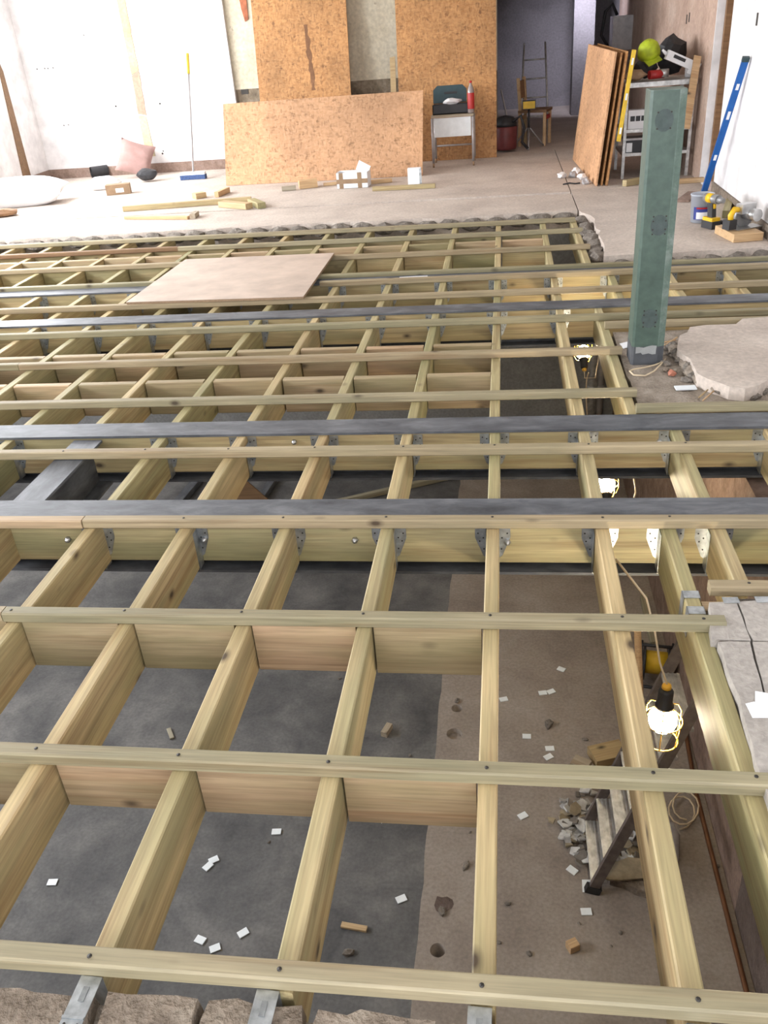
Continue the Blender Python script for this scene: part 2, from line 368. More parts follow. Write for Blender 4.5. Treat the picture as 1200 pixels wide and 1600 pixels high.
struct('wall_corridor_left', MB().b2((-1.2, 12.96, ZS), (-1.0, 19, ZC)), 'grey_plaster', 'dim plastered side wall of the corridor', 'wall')
struct('wall_corridor_back', MB().b2((-1.2, 19, ZS), (XR+.3, 19.2, ZC)), 'grey_plaster', 'dim end wall of the corridor', 'wall')
struct('wall_corridor_right', MB().b2((XR, 17.5, ZS), (XR+.3, 19, ZC)), 'grey_plaster', 'dim corridor wall past the pink plaster', 'wall')
struct('wall_front', MB().b2((XL-.25, YF-.25, -.3), (-2.65, YF, ZC)).b2((1.85, YF-.25, -.3), (XR+.25, YF, ZC)).b2((-2.65, YF-.25, -.3), (1.85, YF, .3)).b2((-2.65, YF-.25, 2.55), (1.85, YF, ZC)), 'white_wall', 'white wall with a wide window behind the viewpoint', 'wall')
struct('ceiling', MB().b2((XL-.25, YF-.25, ZC), (XR+.35, 19.2, ZC+.1)), 'ceiling', 'plain pale ceiling', 'ceiling')
struct('floor_near', MB().b2((XL, YF, -.3), (XR, .62, -.03)), 'concrete', 'concrete floor behind the near brick ledge', 'floor')
# near ledge of old bricks
led = struct('wall_near_ledge', MB().b2((-3.0, .62, -.24), (1.15, .928, -.05)), 'soil', 'crumbling mortar bed of the near wall head', 'wall')
rr = random.Random(12); x = -2.9; i = 0
while x < 1.1:
    L = rr.uniform(.19, .26); mb = MB()
    h = rr.uniform(.045, .065)
    top = rough_poly([(.01, 0), (L-.012, 0), (L-.012, .245), (.01, .245)], .04, .008, seed=i)
    mb.prism(top, 0, h, top=[(p[0]*.97+.003, p[1]*.97+.003) for p in top])
    ob('brick', mb, 'brick_dust' if x < .15 else 'soil', led, (x, .692+rr.uniform(-.012, .006), -.058), (0, 0, rr.uniform(-.03, .03)))
    x += L; i += 1
# island slab round the green post
isl = struct('floor_island', MB().prism(rough_poly([(.70, 3.845), (2.04, 3.845), (2.04, 5.03), (.70, 5.03)], .15, .008, seed=4), -.13, -.012), 'soil', 'rubble and soil ground round the green post', 'ground')
P2 = lambda l, z: [tuple(pt(a, b, z)[:2]) for a, b in l]
up = P2([(1058, 546), (1066, 553), (1078, 560), (1084, 572), (1090, 584), (1106, 592), (1124, 598), (1140, 604), (1165, 607), (1185, 602), (1200, 594)], .055)+[(2.04, 4.1), (2.04, 5.02), (1.6, 5.02)]+P2([(1160, 498), (1150, 506), (1128, 507), (1100, 508), (1078, 511), (1074, 519), (1062, 524), (1059, 535)], .055)
struct('floor_island_slab', MB().prism(up, -.011, .055), 'concrete', 'broken pale concrete slab left behind the green post', 'floor')
# cracked slab near the right
zn = .03
def slabp(name, l, seed):
    pl = P2(l, zn); return MB().prism(rough_poly(pl, .05, .006, seed=seed), -.15, zn)
sl = struct('floor_cracked_slab', MB().b2((.76, .7, -.155), (2.04, 2.33, -.01)), 'concrete_edge', 'cracked concrete slab beside the trimmer joist', 'floor')
for i, l in enumerate(([(1112, 998), (1108, 941), (1150, 940), (1160, 965), (1173, 1000), (1140, 999)],
          [(1122, 1003), (1140, 1002), (1172, 1003), (1178, 1030), (1188, 1062), (1196, 1100), (1230, 1300), (1225, 1420), (1202, 1250), (1180, 1185), (1160, 1110), (1135, 1040)],
          [(1153, 940), (1400, 936), (1500, 1000), (1177, 1000), (1163, 964)],
          [(1176, 1003), (1500, 1003), (1600, 1400), (1240, 1420), (1234, 1300), (1200, 1100), (1191, 1062), (1182, 1030)])):
    ob('slab_piece', slabp('slab_piece', l, i), 'concrete_grey', sl)

# ================================================================== steel beams
BD = .255
def ibeam(L, wd=.155, dp=BD, tf=.012, tw=.008):
    a = wd/2; b = tw/2
    pr = [(-a, -dp), (a, -dp), (a, -dp+tf), (b, -dp+tf), (b, -tf), (a, -tf), (a, 0), (-a, 0), (-a, -tf), (-b, -tf), (-b, -dp+tf), (-a, -dp+tf)]
    return MB().prism(pr, -L/2, L/2, 'YZ')
ZB = .013
beams = {'B1': (2.80, 'first'), 'B2': (3.60, 'second'), 'B3': (5.48, 'third'), 'B4': (6.298, 'fourth')}
for k, (y0, nm) in beams.items():
    wd = .155 if k != 'B4' else .145
    o = ob('steel_beam', ibeam(8.6, wd), 'steel', None, (-2.28, y0+wd/2, ZB), label='dark grey steel beam across the room, %s from the near brick ledge' % nm, cat='beam', group='steel beams across the room')
# cross beam running between the first two
ob('steel_cross_beam', ibeam(.62, .145, .24), 'steel', None, (-1.96, 3.28, -.002), (0, 0, HP), 'short dark steel beam spanning between two long steel beams', 'beam')

# ================================================================== joists, web timbers, noggins, battens
JW, JH = .047, .195
jm = {}
def timber(name, L, wd, h, mat, loc, rz=0.0, ch=.004, **kw):
    key = (name, round(L, 3), wd, h, mat)
    if key not in jm: jm[key] = MB().bar(L, wd, h, ch).mesh(name, mat)
    return tag(link(name, jm[key], None, loc, (0, 0, rz)), **kw)
bays = [
 ('bay1', .955, 2.808, [.4*k for k in range(-5, 2)], 'joist from near ledge to first steel beam'),
 ('bay2', 2.947, 3.608, [-2.4, -2.8]+[.4*k for k in range(-4, 3)]+[1.2], 'joist between first and second steel beams'),
 ('bay3', 3.747, 5.488, [.4*k for k in range(-9, 2)], 'joist between second and third steel beams'),
 ('bay4', 5.627, 6.306, [.4*k for k in range(-11, 5)], 'joist between third and fourth steel beams'),
 ('bay5', 6.435, 8.33, [.4*k for k in range(-13, 2)], 'joist from fourth steel beam to far slab'),
]
ORD = ['first','second','third','fourth','fifth','sixth','seventh','eighth','ninth','tenth','eleventh','twelfth','thirteenth','fourteenth','fifteenth','sixteenth']
ANCH = {'bay1': 'the trimmer joist', 'bay2': 'the pinkish pier', 'bay3': 'the trimmer joist', 'bay4': 'the doorway wall', 'bay5': 'the trimmer joist'}
rj = random.Random(5)
for nm, y0, y1, xs, lab in bays:
    for j, x in enumerate(sorted(xs, reverse=True)):
        timber('floor_joist', y1-y0, JW, JH, 'treated', (x+JW/2-.006+rj.uniform(-.004, .004), (y0+y1)/2, 0), HP, label='%s, %s from %s' % (lab, ORD[j], ANCH[nm]), cat='joist', group='joists, '+nm)
timber('trimmer_joist', 1.853, .047, JH, 'treated', (.655, 1.882, 0), HP, label='trimmer joist beside the cracked slab with galvanised straps over it', cat='joist')
timber('trimmer_joist', .40, .047, JH, 'treated', (.828, 2.605, 0), HP, label='short joist between the first steel beam and the cracked slab', cat='joist')
timber('trimmer_joist', 1.741, .047, JH, 'treated', (.658, 4.6175, 0), HP, label='trimmer joist beside the rubble at the green post', cat='joist')
timber('trimmer_joist', 1.89, .047, JH, 'treated', (.69, 7.385, 0), HP, label='trimmer joist along the broken slab near the stacked boards', cat='joist')
# timbers bolted into the beam webs
def web(y, face, L, nm, x0=-6.5, th=.062):
    o = timber('web_timber', L, th, .192, 'treated', (x0+L/2, y, -.001), 0, label='treated timber packing bolted into the web of the %s' % nm, cat='timber')
    return o
WT = {}
for k, (y0, nm) in beams.items():
    wd = .155 if k != 'B4' else .145
    for sgn, s2 in ((-1, 'facing the near ledge'), (1, 'facing the far slab')):
        th = .062 if k != 'B4' else .056; yy = y0+wd/2+sgn*(wd/2-th/2-.009)
        WT[k, sgn] = web(yy, sgn, 8.45, '%s steel beam, %s' % (nm, s2), th=th)
hx = MB().lathe([(.013, 0), (.013, .012), (.009, .014), (.006, .022)], n=6, axis=(0, -1, 0)).mesh('bolt', 'bolt')
for k, zz in (('B1', -.10), ('B2', -.09)):
    w_ = WT[k, -1]
    for px in ((107, 842), (555, 843), (793, 846), (320, 842)) if k == 'B1' else ((460, 690), (1030, 690)):
        p = onY(px[0], px[1], w_.location.y-.032)
        link('bolt', hx, w_, (p.x-w_.location.x, -.0315, p.z-w_.location.z))
# noggins between joists
def noggins(y, ks, mat, lab, grp, x_end=None):
    for i, k in enumerate(sorted(ks, reverse=True)):
        xa = .4*k+JW-.001; L = .4-JW-.012
        timber('noggin', L, .047, JH-.003, mat, (xa+.2-JW/2-.003, y+rj.uniform(-.006, .006), 0), 0, label='%s noggin along, %s' % (ORD[i], lab), cat='noggin', group=grp)
noggins(1.565, range(-5, 0), 'noggin', 'from the trimmer side, under the second batten from the near ledge', 'noggins, near bay front row')
noggins(2.165, range(-5, 0), 'noggin', 'from the trimmer side, under the third batten from the near ledge', 'noggins, near bay back row')
noggins(4.36, range(-8, 0), 'noggin', 'from the open hole, nearer row past the second beam', 'noggins, middle bay front row')
noggins(4.85, range(-9, 0), 'noggin', 'from the open hole, farther row past the second beam', 'noggins, middle bay back row')
noggins(7.13, range(-13, 1), 'treated', 'from the slab corner, under the second batten past the fourth beam', 'noggins, far bay first row')
noggins(7.53, range(-13, 1), 'noggin', 'from the slab corner, between two battens of the far bay', 'noggins, far bay second row')
noggins(7.76, range(-13, 1), 'treated', 'from the slab corner, under the last batten but one', 'noggins, far bay third row')
# battens
BH, BWd = .040, .045
scr = MB().lathe([(.0052, 0), (.0052, .0012)], n=8).mesh('screw', 'screw')
jx = [.4*k+.0175 for k in range(-5, 2)]+[.655]
def batten(xa, xb, yback, lab, skew=0.0, screws=(), mat='batten', z=BH, wd=BWd):
    L = xb-xa
    o = ob('batten', MB().bar(L, wd, BH-.001, .005), mat, None, ((xa+xb)/2, yback-wd/2, z), (0, 0, skew), lab, 'batten', 'battens laid across the joists')
    for x in screws:
        if xa+.02 < x < xb-.02: link('screw', scr, o, (x-(xa+xb)/2, rj.uniform(-.006, .006), .0001))
    return o
batten(-2.2, .95, 1.0, 'knotty batten along the near brick ledge, first of the row', .003, jx)
batten(-2.2, .95, 1.556, 'batten across the near bay, second from the near ledge', -.002, jx, wd=.047)
batten(-1.608, .718, 2.175, 'batten ending over the cracked slab edge, third from the near ledge', .004, jx)
batten(-2.6, -1.612, 2.172, 'batten length butted to the third batten from the near ledge', 0, jx)
batten(-1.598, 1.6, 2.785, 'long batten laid tight against the first steel beam', 0, jx)
batten(-3.2, -1.602, 2.782, 'brownish batten length butted tight against the first steel beam', 0, jx, 'noggin')
batten(.71, 1.7, 2.368, 'short batten lying along the end of the cracked slab', 0, (.83,))
batten(-3.4, 1.9, 3.408, 'batten across the narrow bay between first and second steel beams', -.002, [.4*k+.02 for k in range(-5, 4)])
batten(-3.6, .70, 4.028, 'batten ending at the rubble, first past the second steel beam')
batten(.672, 2.0, 3.826, 'short batten between the second steel beam and the rubble')
batten(-2.85, .702, 4.642, 'batten ending at the rubble, second past the second steel beam', -.002)
batten(-4.2, -2.854, 4.646, 'butted left length of the second batten past the second steel beam')
batten(-4.6, 1.98, 5.25, 'batten running just before the third steel beam')
batten(.655, 1.98, 5.085, 'batten along the back of the broken slab by the green post', -.004)
batten(-5.2, 1.98, 5.868, 'batten past the third steel beam with the plywood resting on it', -.002)
batten(-1.30, 1.98, 6.292, 'batten laid tight before the fourth steel beam', .003)
batten(-5.6, 1.96, 6.492, 'batten laid tight behind the fourth steel beam', -.003)
batten(-5.8, .742, 7.112, 'batten ending by the slab corner, second past the fourth steel beam', -.002)
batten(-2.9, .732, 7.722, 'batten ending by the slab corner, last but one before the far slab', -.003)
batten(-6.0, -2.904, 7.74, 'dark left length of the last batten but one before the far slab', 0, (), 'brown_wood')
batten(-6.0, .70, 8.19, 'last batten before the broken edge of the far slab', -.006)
# joist hangers
def hanger_mesh():
    mb = MB(); a = JW/2+.0015; t = .0012; H = .178
    for s in (-1, 1):
        mb.b2((s*a, -.055, -H), (s*(a+t), 0, -.03))                  # cheek
        pl = [(s*a, -.004), (s*(a+.042), -.004), (s*(a+.042), -.075), (s*(a+.012), -.155), (s*a, -.165)]
        if s > 0: pl = pl[::-1]
        mb.prism(pl, -t, 0, 'XZ')
    mb.b2((-a-t, -.055, -JH-.004), (a+t, 0, -JH-.003))
    mb.b2((-a-t, -.055, -JH-.004), (-a, 0, -H)); mb.b2((a, -.055, -JH-.004), (a+t, 0, -H))
    return mb.mesh('joist_hanger', 'galv')
def nails_mesh():
    mb = MB(); a = JW/2
    for s in (-1, 1):
        for dx, z in ((.012, -.03), (.032, -.022), (.032, -.055), (.012, -.075), (.026, -.09), (.010, -.125)):
            mb.cyl((s*(a+dx), -.0012, z), (s*(a+dx), -.003, z), .0032, n=7)
    return mb.mesh('nails', 'screw')
HM, NM = hanger_mesh(), nails_mesh()
def hangers(y, xs, lab, grp, back=False):
    for j, x in enumerate(sorted(xs, reverse=True)):
        h = tag(link('joist_hanger', HM, None, (x, y, -.0015), (0, 0, math.pi if back else 0)), '%s, %s from the doorway side' % (lab, ORD[j]), 'joist hanger', grp)
        tag(link('nails', NM, h), kind='stuff')
yf = lambda k: beams[k][0]+.0075
hangers(yf('B1'), [.4*k+.0175 for k in range(-4, 2)]+[.655, .828], 'galvanised hanger on the near side of the first steel beam', 'hangers on the first beam')
hangers(yf('B2'), [-2.3825]+[.4*k+.0175 for k in range(-4, 3)]+[1.2175], 'galvanised hanger on the near side of the second steel beam', 'hangers on the second beam')
hangers(yf('B3'), [.4*k+.0175 for k in range(-9, 2)], 'galvanised hanger on the near side of the third steel beam', 'hangers on the third beam')
hangers(yf('B4'), [.4*k+.0175 for k in range(-9, 5)], 'galvanised hanger on the near side of the fourth steel beam', 'hangers on the fourth beam')
#@@DETAILS@@
# ================================================================== fixings
M['hang_dark'] = flat('dull_zinc', (0.36, 0.38, 0.39), 0.45, 0.8, 0.2, 40)
for i, (px, py) in enumerate(((128, 1556), (412, 1569), (749, 1583), (1092, 1596))):
    p = pt(px, py, .012)
    t = empty('restraint_strap', (p.x, .915, .006), (0, 0, -.02), 'bent galvanised strap hooked over the near brick ledge, %s from the trimmer joist' % ('fourth', 'third', 'second', 'first')[i], 'strap', 'straps on the near ledge')
    mb = MB(); a = .023
    mb.b2((-a, -.076, -.001), (a, -.045, .001)).b2((-a, -.10, -.001), (a, -.088, .001)).b2((-a, -.088, -.001), (.002, -.076, .001)).b2((.013, -.088, -.001), (a, -.076, .001))
    mb.b2((-a, -.045, -.001), (a, .038, .001)).b2((-a, .036, -.16), (a, .038, .001))
    mb.b2((-a, -.05, .0015), (a, -.045, .0045))
    ob('plate', mb, 'galv', t)
    ob('slot', MB().b2((-.006, -.015, .002), (.006, .015, .0032)), 'hang_dark', t)
    for sx in (-.013, .014): ob('nail', MB().cyl((sx, -.06, .0005), (sx, -.06, .0026), .0028, n=8), 'screw', t)  # dark discs painted in for the shade of small round strap holes
sh = empty('strap_hanger', (.655, 2.29, 0), (0, 0, 0), 'pair of shiny galvanised hanger straps folded over the trimmer joist', 'joist hanger')
for y in (.045, -.04):
    ob('strap', MB().b2((-.026, y-.02, .0005), (.026, y+.02, .0022)).b2((-.0265, y-.02, -.09), (-.0248, y+.02, .0022)).b2((.0248, y-.02, -.12), (.0265, y+.02, .0022)), 'galv', sh)
timber('noggin', .07, .047, .15, 'noggin', (.716, 2.285, -.004), 0, label='stub noggin hung off the trimmer joist by the cracked slab', cat='noggin')
for px in ((1142, 937), (1193, 936)):
    p = pt(px[0], px[1], .033)
    ob('strap_end', MB().box((0, 0, .001), (.048, .03, .002)), 'galv', None, (p.x, p.y, .0305), (0, 0, .03), 'bright strap end poking out under the short batten on the cracked slab', 'strap', 'strap ends under the short batten')

# ================================================================== festoon lamps in the cellar
mg, nt, b = newmat('lamp_bulb')
b.inputs['Emission Color'].default_value = (1.0, 0.86, 0.62, 1); b.inputs['Emission Strength'].default_value = 80; M['bulb'] = mg
M['lamp_black'] = flat('lamp_holder_black', (0.02, 0.02, 0.022), 0.5)
M['cage_yellow'] = flat('yellow_wire_cage', (0.85, 0.48, 0.05), 0.4)
M['flex'] = flat('pale_flex', (0.62, 0.50, 0.34), 0.6)
SC = 1.2
def festoon(p, label, path, tilt=0.0):
    t = empty('festoon_lamp', p, (tilt, 0, 0), label, 'lamp', 'festoon lamps hanging in the cellar'); t.scale = (SC, SC, SC)
    ob('holder', MB().lathe([(.008, .085), (.016, .083), (.021, .075), (.021, .03), (.026, .026), (.026, .018)][::-1], n=16), 'lamp_black', t)
    ob('gland', MB().lathe([(.009, .085), (.014, .088), (.012, .098), (.006, .1)], n=12), 'cage_yellow', t)
    ob('bulb', MB().lathe([(0.0, -.072), (.018, -.068), (.033, -.054), (.040, -.034), (.037, -.012), (.022, .010), (.013, .02)], n=18), 'bulb', t)
    cg = ob('cage', MB().tube([(.047*math.cos(a), .047*math.sin(a), -.105) for a in [2*math.pi*i/20 for i in range(20)]], .0022, 6, True), 'cage_yellow', t)
    ob('cage_ring', MB().tube([(.054*math.cos(a), .054*math.sin(a), -.03) for a in [2*math.pi*i/20 for i in range(20)]], .0018, 6, True), 'cage_yellow', cg)
    for k in range(6):
        a = 2*math.pi*k/6+.3
        ob('cage_wire', MB().tube([(r*math.cos(a), r*math.sin(a), h) for r, h in ((.022, .025), (.042, .018), (.054, -.008), (.055, -.04), (.047, -.105))], .0017, 5), 'cage_yellow', cg)
    ob('flex', MB().tube([Matrix.Rotation(-tilt, 3, 'X') @ (Vector(q)-Vector(p))/SC for q in path], .0032, 6), 'flex', t)
    return t
p1 = pt(1037, 1112, -.42)
festoon(p1, 'lit caged festoon lamp between the trimmer joist and its neighbour near the cracked slab', [p1+Vector((0, 0, .1*SC)), onY(1031, 1035, p1.y+.06), pt(1023, 985, -.12), pt(1010, 935, -.06), (.455, 2.62, -.05)])
p2 = pt(947, 766, -.50)
TL = 2.2; he = Vector((0, -math.sin(TL), math.cos(TL)))*.1*SC
festoon(p2, 'lit caged festoon lamp in the narrow bay before the second steel beam', [p2+he, p2+he*1.5, p2+Vector((.08, -.16, -.10)), p2+Vector((.13, -.12, .05)), p2+Vector((.10, .0, .26))], TL)
p3 = pt(912, 557, -.45)
festoon(p3, 'lit caged festoon lamp below battens near the green post', [p3+he, p3+he*1.5, p3+Vector((.07, -.16, -.10)), p3+Vector((.10, -.10, .10)), p3+Vector((.10, .0, .26))], TL)
c3 = onY(917, 566, p3.y)
ob('lamp_cord', MB().tube([c3+Vector((0, -.13, -.03)), onY(917, 590, p3.y-.12), onY(915, 612, p3.y-.14), onY(918, 660, p3.y-.12)], .004, 6), 'flex', None, label='thin pale cord dangling below the lamp near the green post', cat='cord')

# ================================================================== cellar things
def onfloor(px, py, dz=0.0): return pt(px, py, D+dz)
M['packer'] = flat('white_plastic', (0.80, 0.84, 0.86), 0.45, var=0.05)
pk = [(82, 1379, .1), (325, 1354, 1.0), (334, 1344, .6), (432, 1300, .1), (313, 1469, -.3), (336, 1482, .5), (380, 1458, .7), (600, 1280, .6), (627, 1405, .5), (817, 1275, .6), (877, 1046, -.5), (787, 1093, .3), (848, 1083, .2), (861, 1081, .5), (823, 1151, 0), (859, 1170, .1), (857, 1183, .6), (894, 1360, -.7), (916, 1425, .1)]
pm = MB().box((0, 0, .0025), (.052, .038, .005)).mesh('packer', 'packer')
for i, (x, y, r) in enumerate(pk):
    p = onfloor(x, y, .003)
    tag(link('packer', pm, None, p, (0, 0, r)), 'small white plastic packer on the %s cellar floor' % ('dark grey' if p.x < -.36 else 'brown'), 'packer', 'white packers, %s floor' % ('grey' if p.x < -.36 else 'brown'))
p = onfloor(917, 1383, .003)
ob('paper_scrap', MB().prism([(-.04, -.03), (.02, -.05), (.035, .02), (-.01, .035)], 0, .003), 'packer', None, p, (0, 0, .4), 'torn white scrap at the foot of the stepladder', 'scrap')
def offcut(px, py, L, w_, h, rz, mat, lab, tilt=0):
    ob('timber_offcut', MB().bar(L, w_, h, .002), mat, None, onfloor(px, py, .003+h), (tilt, 0, rz), lab, 'offcut')
offcut(553, 1447, .13, .03, .015, -.12, 'pine', 'small timber strip on the dark cellar floor under the near batten')
offcut(266, 1145, .10, .028, .012, -1.0, 'grey_wood', 'pale little offcut on the dark cellar floor')
offcut(604, 1137, .09, .04, .04, 1.25, 'grey_wood', 'stubby square offcut on the dark cellar floor near the drilled holes')
offcut(895, 1473, .05, .045, .045, .5, 'pine', 'little wooden cube on the brown cellar floor')
offcut(950, 1172, .20, .13, .06, .35, 'pine', 'chunky wooden block beside the rubble heap')
offcut(908, 1190, .10, .08, .04, -.5, 'grey_wood', 'thin wooden block leaning at the chunky block')
strip = bpy.data.objects['floor_cellar_strip']; cut = MB()
for px, py, r, dp in ((684, 1485, .037, .22), (714, 1107, .036, .22), (710, 1147, .05, .035)):
    p = onfloor(px, py); cut.cyl((p.x, p.y, D-dp), (p.x, p.y, D+.05), r, n=22 if dp > .1 else 10)
co = link('hole_cutter', cut.mesh('hole_cutter', 'earth_wall')); bo_ = strip.modifiers.new('holes', 'BOOLEAN'); bo_.operation = 'DIFFERENCE'; bo_.object = co
try: bo_.solver = 'EXACT'
except Exception: pass
bpy.context.view_layer.update()
me_ = bpy.data.meshes.new_from_object(strip.evaluated_get(bpy.context.evaluated_depsgraph_get()))
strip.modifiers.clear(); strip.data = me_; bpy.data.objects.remove(co)
p = onfloor(692, 1412, .0025); q = random.Random(692)
ob('broken_patch', MB().prism([(.05*q.uniform(.7, 1.15)*math.cos(2*math.pi*i/11), .05*q.uniform(.7, 1.15)*math.sin(2*math.pi*i/11)) for i in range(11)], 0, .001), 'earth_wall', strip, p)
q = random.Random(9)
for px, py, r in ((857, 1131, .04), (728, 1352, .03), (793, 1412, .018), (827, 1490, .018), (780, 1472, .014), (970, 1457, .014), (905, 1443, .012), (543, 1487, .03), (714, 1095, .025), (690, 1424, .028), (530, 1060, .015), (420, 1316, .012), (640, 1180, .014), (1005, 1210, .02), (955, 1478, .01), (1122, 1353, .014), (735, 1300, .013), (915, 1155, .02), (1010, 1090, .015)):
    m = lump(r, (1, .7, .5), px, 1, .3)
    ob('rubble_crumb', m, 'concrete_edge', None, onfloor(px, py, r*.36), (0, 0, q.uniform(0, 3)), 'little crumb of broken mortar lying on the cellar floor', 'rubble', 'mortar crumbs on the cellar floor')
# rubble heap under the stepladder
cols = [('shard_grey', (.36, .35, .34)), ('shard_pale', (.55, .54, .52)), ('shard_tan', (.34, .28, .19)), ('shard_dark', (.16, .14, .12))]
for n_, c_ in cols: M[n_] = flat(n_, c_, .85, var=.15, sc=30)
q = random.Random(21); sm_ = [(shard(.035*q.uniform(.7, 1.35), q.uniform(.006, .014), 300+i).mesh('plaster_shard', cols[i % 4][0])) for i in range(16)]
ck = {0: 'mid grey', 1: 'whitish', 2: 'tan', 3: 'dark'}
for i in range(110):
    if i < 75: px, py = q.gauss(905, 18), q.gauss(1285, 26)
    else: px, py = q.gauss(985, 12), q.gauss(1320, 24)
    if py < 1225 or px > 1015: continue
    hz = max(.012, .07-.0011*abs(py-1285)-.0012*abs(px-(905 if i < 75 else 985)))*q.random()+.012
    k = q.randrange(16)
    tag(link('plaster_shard', sm_[k], None, onfloor(px, py, hz), (q.uniform(-.5, .5), q.uniform(-.5, .5), q.uniform(0, 6))), '%s plaster shard in the rubble heap by the stepladder' % ck[k % 4], 'rubble', 'rubble heap shards, '+ck[k % 4])
ob('broken_board', MB().prism(rough_poly([(-.13, -.05), (.12, -.06), (.14, .05), (-.10, .045)], .05, .015, seed=4), 0, .012), 'shard_tan', None, onfloor(975, 1358, .09), (.15, .1, .1), 'torn pale board scrap lying under the stepladder', 'board scrap')
ob('broken_brick', MB().prism(rough_poly([(-.1, -.05), (.09, -.06), (.11, .04), (-.09, .05)], .06, .012, seed=6), 0, .05), 'brick_dust', None, onfloor(987, 1380, .004), (0, 0, -.3), 'broken reddish brick half under the stepladder', 'brick')
# stepladder
M['alu'] = flat('scuffed_aluminium', (0.58, 0.58, 0.57), 0.4, 0.6, 0.2, 25)
M['alu_dark'] = flat('dirty_ladder_rail', (0.16, 0.13, 0.115), 0.6, 0.2, 0.2, 25)
b0 = onfloor(925, 1395, .0)
lad = empty('stepladder', (b0.x, b0.y, D), (0, 0, 0), 'aluminium stepladder standing in the cellar beside the rubble heap', 'ladder')
sl_ = Vector((.30, 0, 1)).normalized(); LL = 1.35; LW = .39
for y in (0, LW):
    o = ob('stile', MB().add([], []).box((0, 0, LL/2+.02), (.05, .022, LL)), 'alu_dark', lad, (0, y, .02), (0, math.atan(.30), 0))
    ob('foot', MB().box((0, 0, .012), (.075, .032, .045)), 'lamp_black', o)
for i in range(7):
    z = .075+i*.172; x = z*.30+.008
    mb = MB().box((0, 0, 0), (.08, LW-.024, .018))
    for k in range(4): mb.box((-.03+.02*k, 0, .0105), (.008, LW-.026, .005))
    ob('tread', mb, 'alu', lad, (x, LW/2, z))
# cable reel
M['reel_black'] = flat('black_plastic', (0.025, 0.025, 0.028), 0.5)
M['yellow'] = flat('yellow_plastic', (0.72, 0.47, 0.03), 0.5)
rp = onfloor(1022, 1062, 0)
t = empty('cable_reel', (rp.x, rp.y, D), (0, 0, -.15), 'black and yellow cable reel on the cellar floor', 'cable reel')
ob('flange', MB().cyl((-.08, 0, .145), (-.068, 0, .145), .12, n=26), 'reel_black', t)
ob('flange', MB().cyl((.068, 0, .145), (.08, 0, .145), .12, n=26), 'reel_black', t)
ob('drum', MB().cyl((-.067, 0, .145), (.067, 0, .145), .075, n=22), 'yellow', t)
fr = MB()
for x in (-.095, .095): fr.tube([(x, -.09, .008), (x, -.05, .27), (x, .05, .27), (x, .09, .008)], .008, 6)
for y, z in ((-.09, .01), (.09, .01), (0, .28)): fr.tube([(-.095, y, z), (.095, y, z)], .011, 6)
ob('frame', fr, 'reel_black', t)
# copper pipe, flex loops, plastic sheet
M['copper'] = flat('dull_copper', (0.17, 0.075, 0.035), 0.45, 0.5)
ob('copper_pipe', MB().tube([onfloor(1164, 1540, .02)+Vector((.0, -.8, 0)), onfloor(1164, 1540, .02), onfloor(1088, 1240, .02), onfloor(1029, 905, .02)], .013, 8), 'copper', None, label='dull brown copper pipe along the foot of the dark cellar wall', cat='pipe')
lp = [onfloor(1062+a*22*math.sin(k*.5)+k*.5, 1272+24*math.cos(k*.5)-.6*k, .01+.002*k) for k, a in ((k, 1.0) for k in range(26))]
ob('flex_coil', MB().tube(lp, .005, 6), 'flex', None, label='loose loops of pale flex on the cellar floor beside the copper pipe', cat='cable')
M['clear'] = flat('dusty_plastic', (0.42, 0.41, 0.42), 0.25)
ob('plastic_bottle', MB().lathe([(.03, 0), (.045, .01), (.047, .16), (.02, .21), (.016, .23)], n=14, axis=(.2, 1, .05)), 'clear', None, onfloor(1046, 1345, .05), label='crushed clear plastic bottle beside the flex loops', cat='bottle')
# odd lengths in the dark bays
def floor_len(name, a, b, w_, h, mat, lab, cat, za=0, zb=0):
    A, B = onfloor(*a, za+.006), onfloor(*b, zb+.006); d = B-A
    o = ob(name, MB().bar(d.length, w_, h, .003), mat, None, (A+B)/2+Vector((0, 0, h)), (0, -math.atan2(d.z, math.hypot(d.x, d.y)), math.atan2(d.y, d.x)), lab, cat)
floor_len('timber_length', (520, 790), (720, 744), .045, .05, 'grey_wood', 'long pale timber lying on the cellar floor beyond the first steel beam', 'timber')
floor_len('timber_length', (1005, 935), (1022, 1010), .05, .04, 'grey_wood', 'grey timber strip on the cellar floor beside the cable reel', 'timber')
floor_len('steel_channel', (340, 790), (372, 752), .10, .06, 'galv', 'bright galvanised channel on the cellar floor between joists', 'channel')
floor_len('steel_channel', (280, 790), (312, 752), .09, .06, 'steel', 'black steel channel on the cellar floor beside the bright one', 'channel')
floor_len('steel_channel', (410, 782), (430, 752), .07, .06, 'steel', 'black steel length behind the leaning brown board in the cellar', 'channel')
A = onfloor(400, 782, .0)
ob('brown_board', MB().prism([(-.35, 0), (.35, 0), (-.05, .42)], -.01, .01, 'XZ'), 'brown_wood', None, (A.x, A.y-.3, D+.005), (-.2, 0, .1), 'brown triangular board propped on the cellar floor', 'board')
A = onfloor(985, 775, 0)
ob('metal_sheet', MB().box((0, 0, .3), (.22, .012, .6)), 'alu', None, (A.x-.30, A.y-.2, D+.07), (-.25, 0, .1), 'upright grey metal sheet beside the lamp in the narrow bay', 'sheet')
ob('prop_stick', MB().cyl((0, 0, 0), (-.10, .12, 1.1), .018, n=8), 'pine', None, (onY(1058, 778, 3.5).x, 3.5, D+.002), label='pale stick leaning at the pinkish cellar pier', cat='stick')
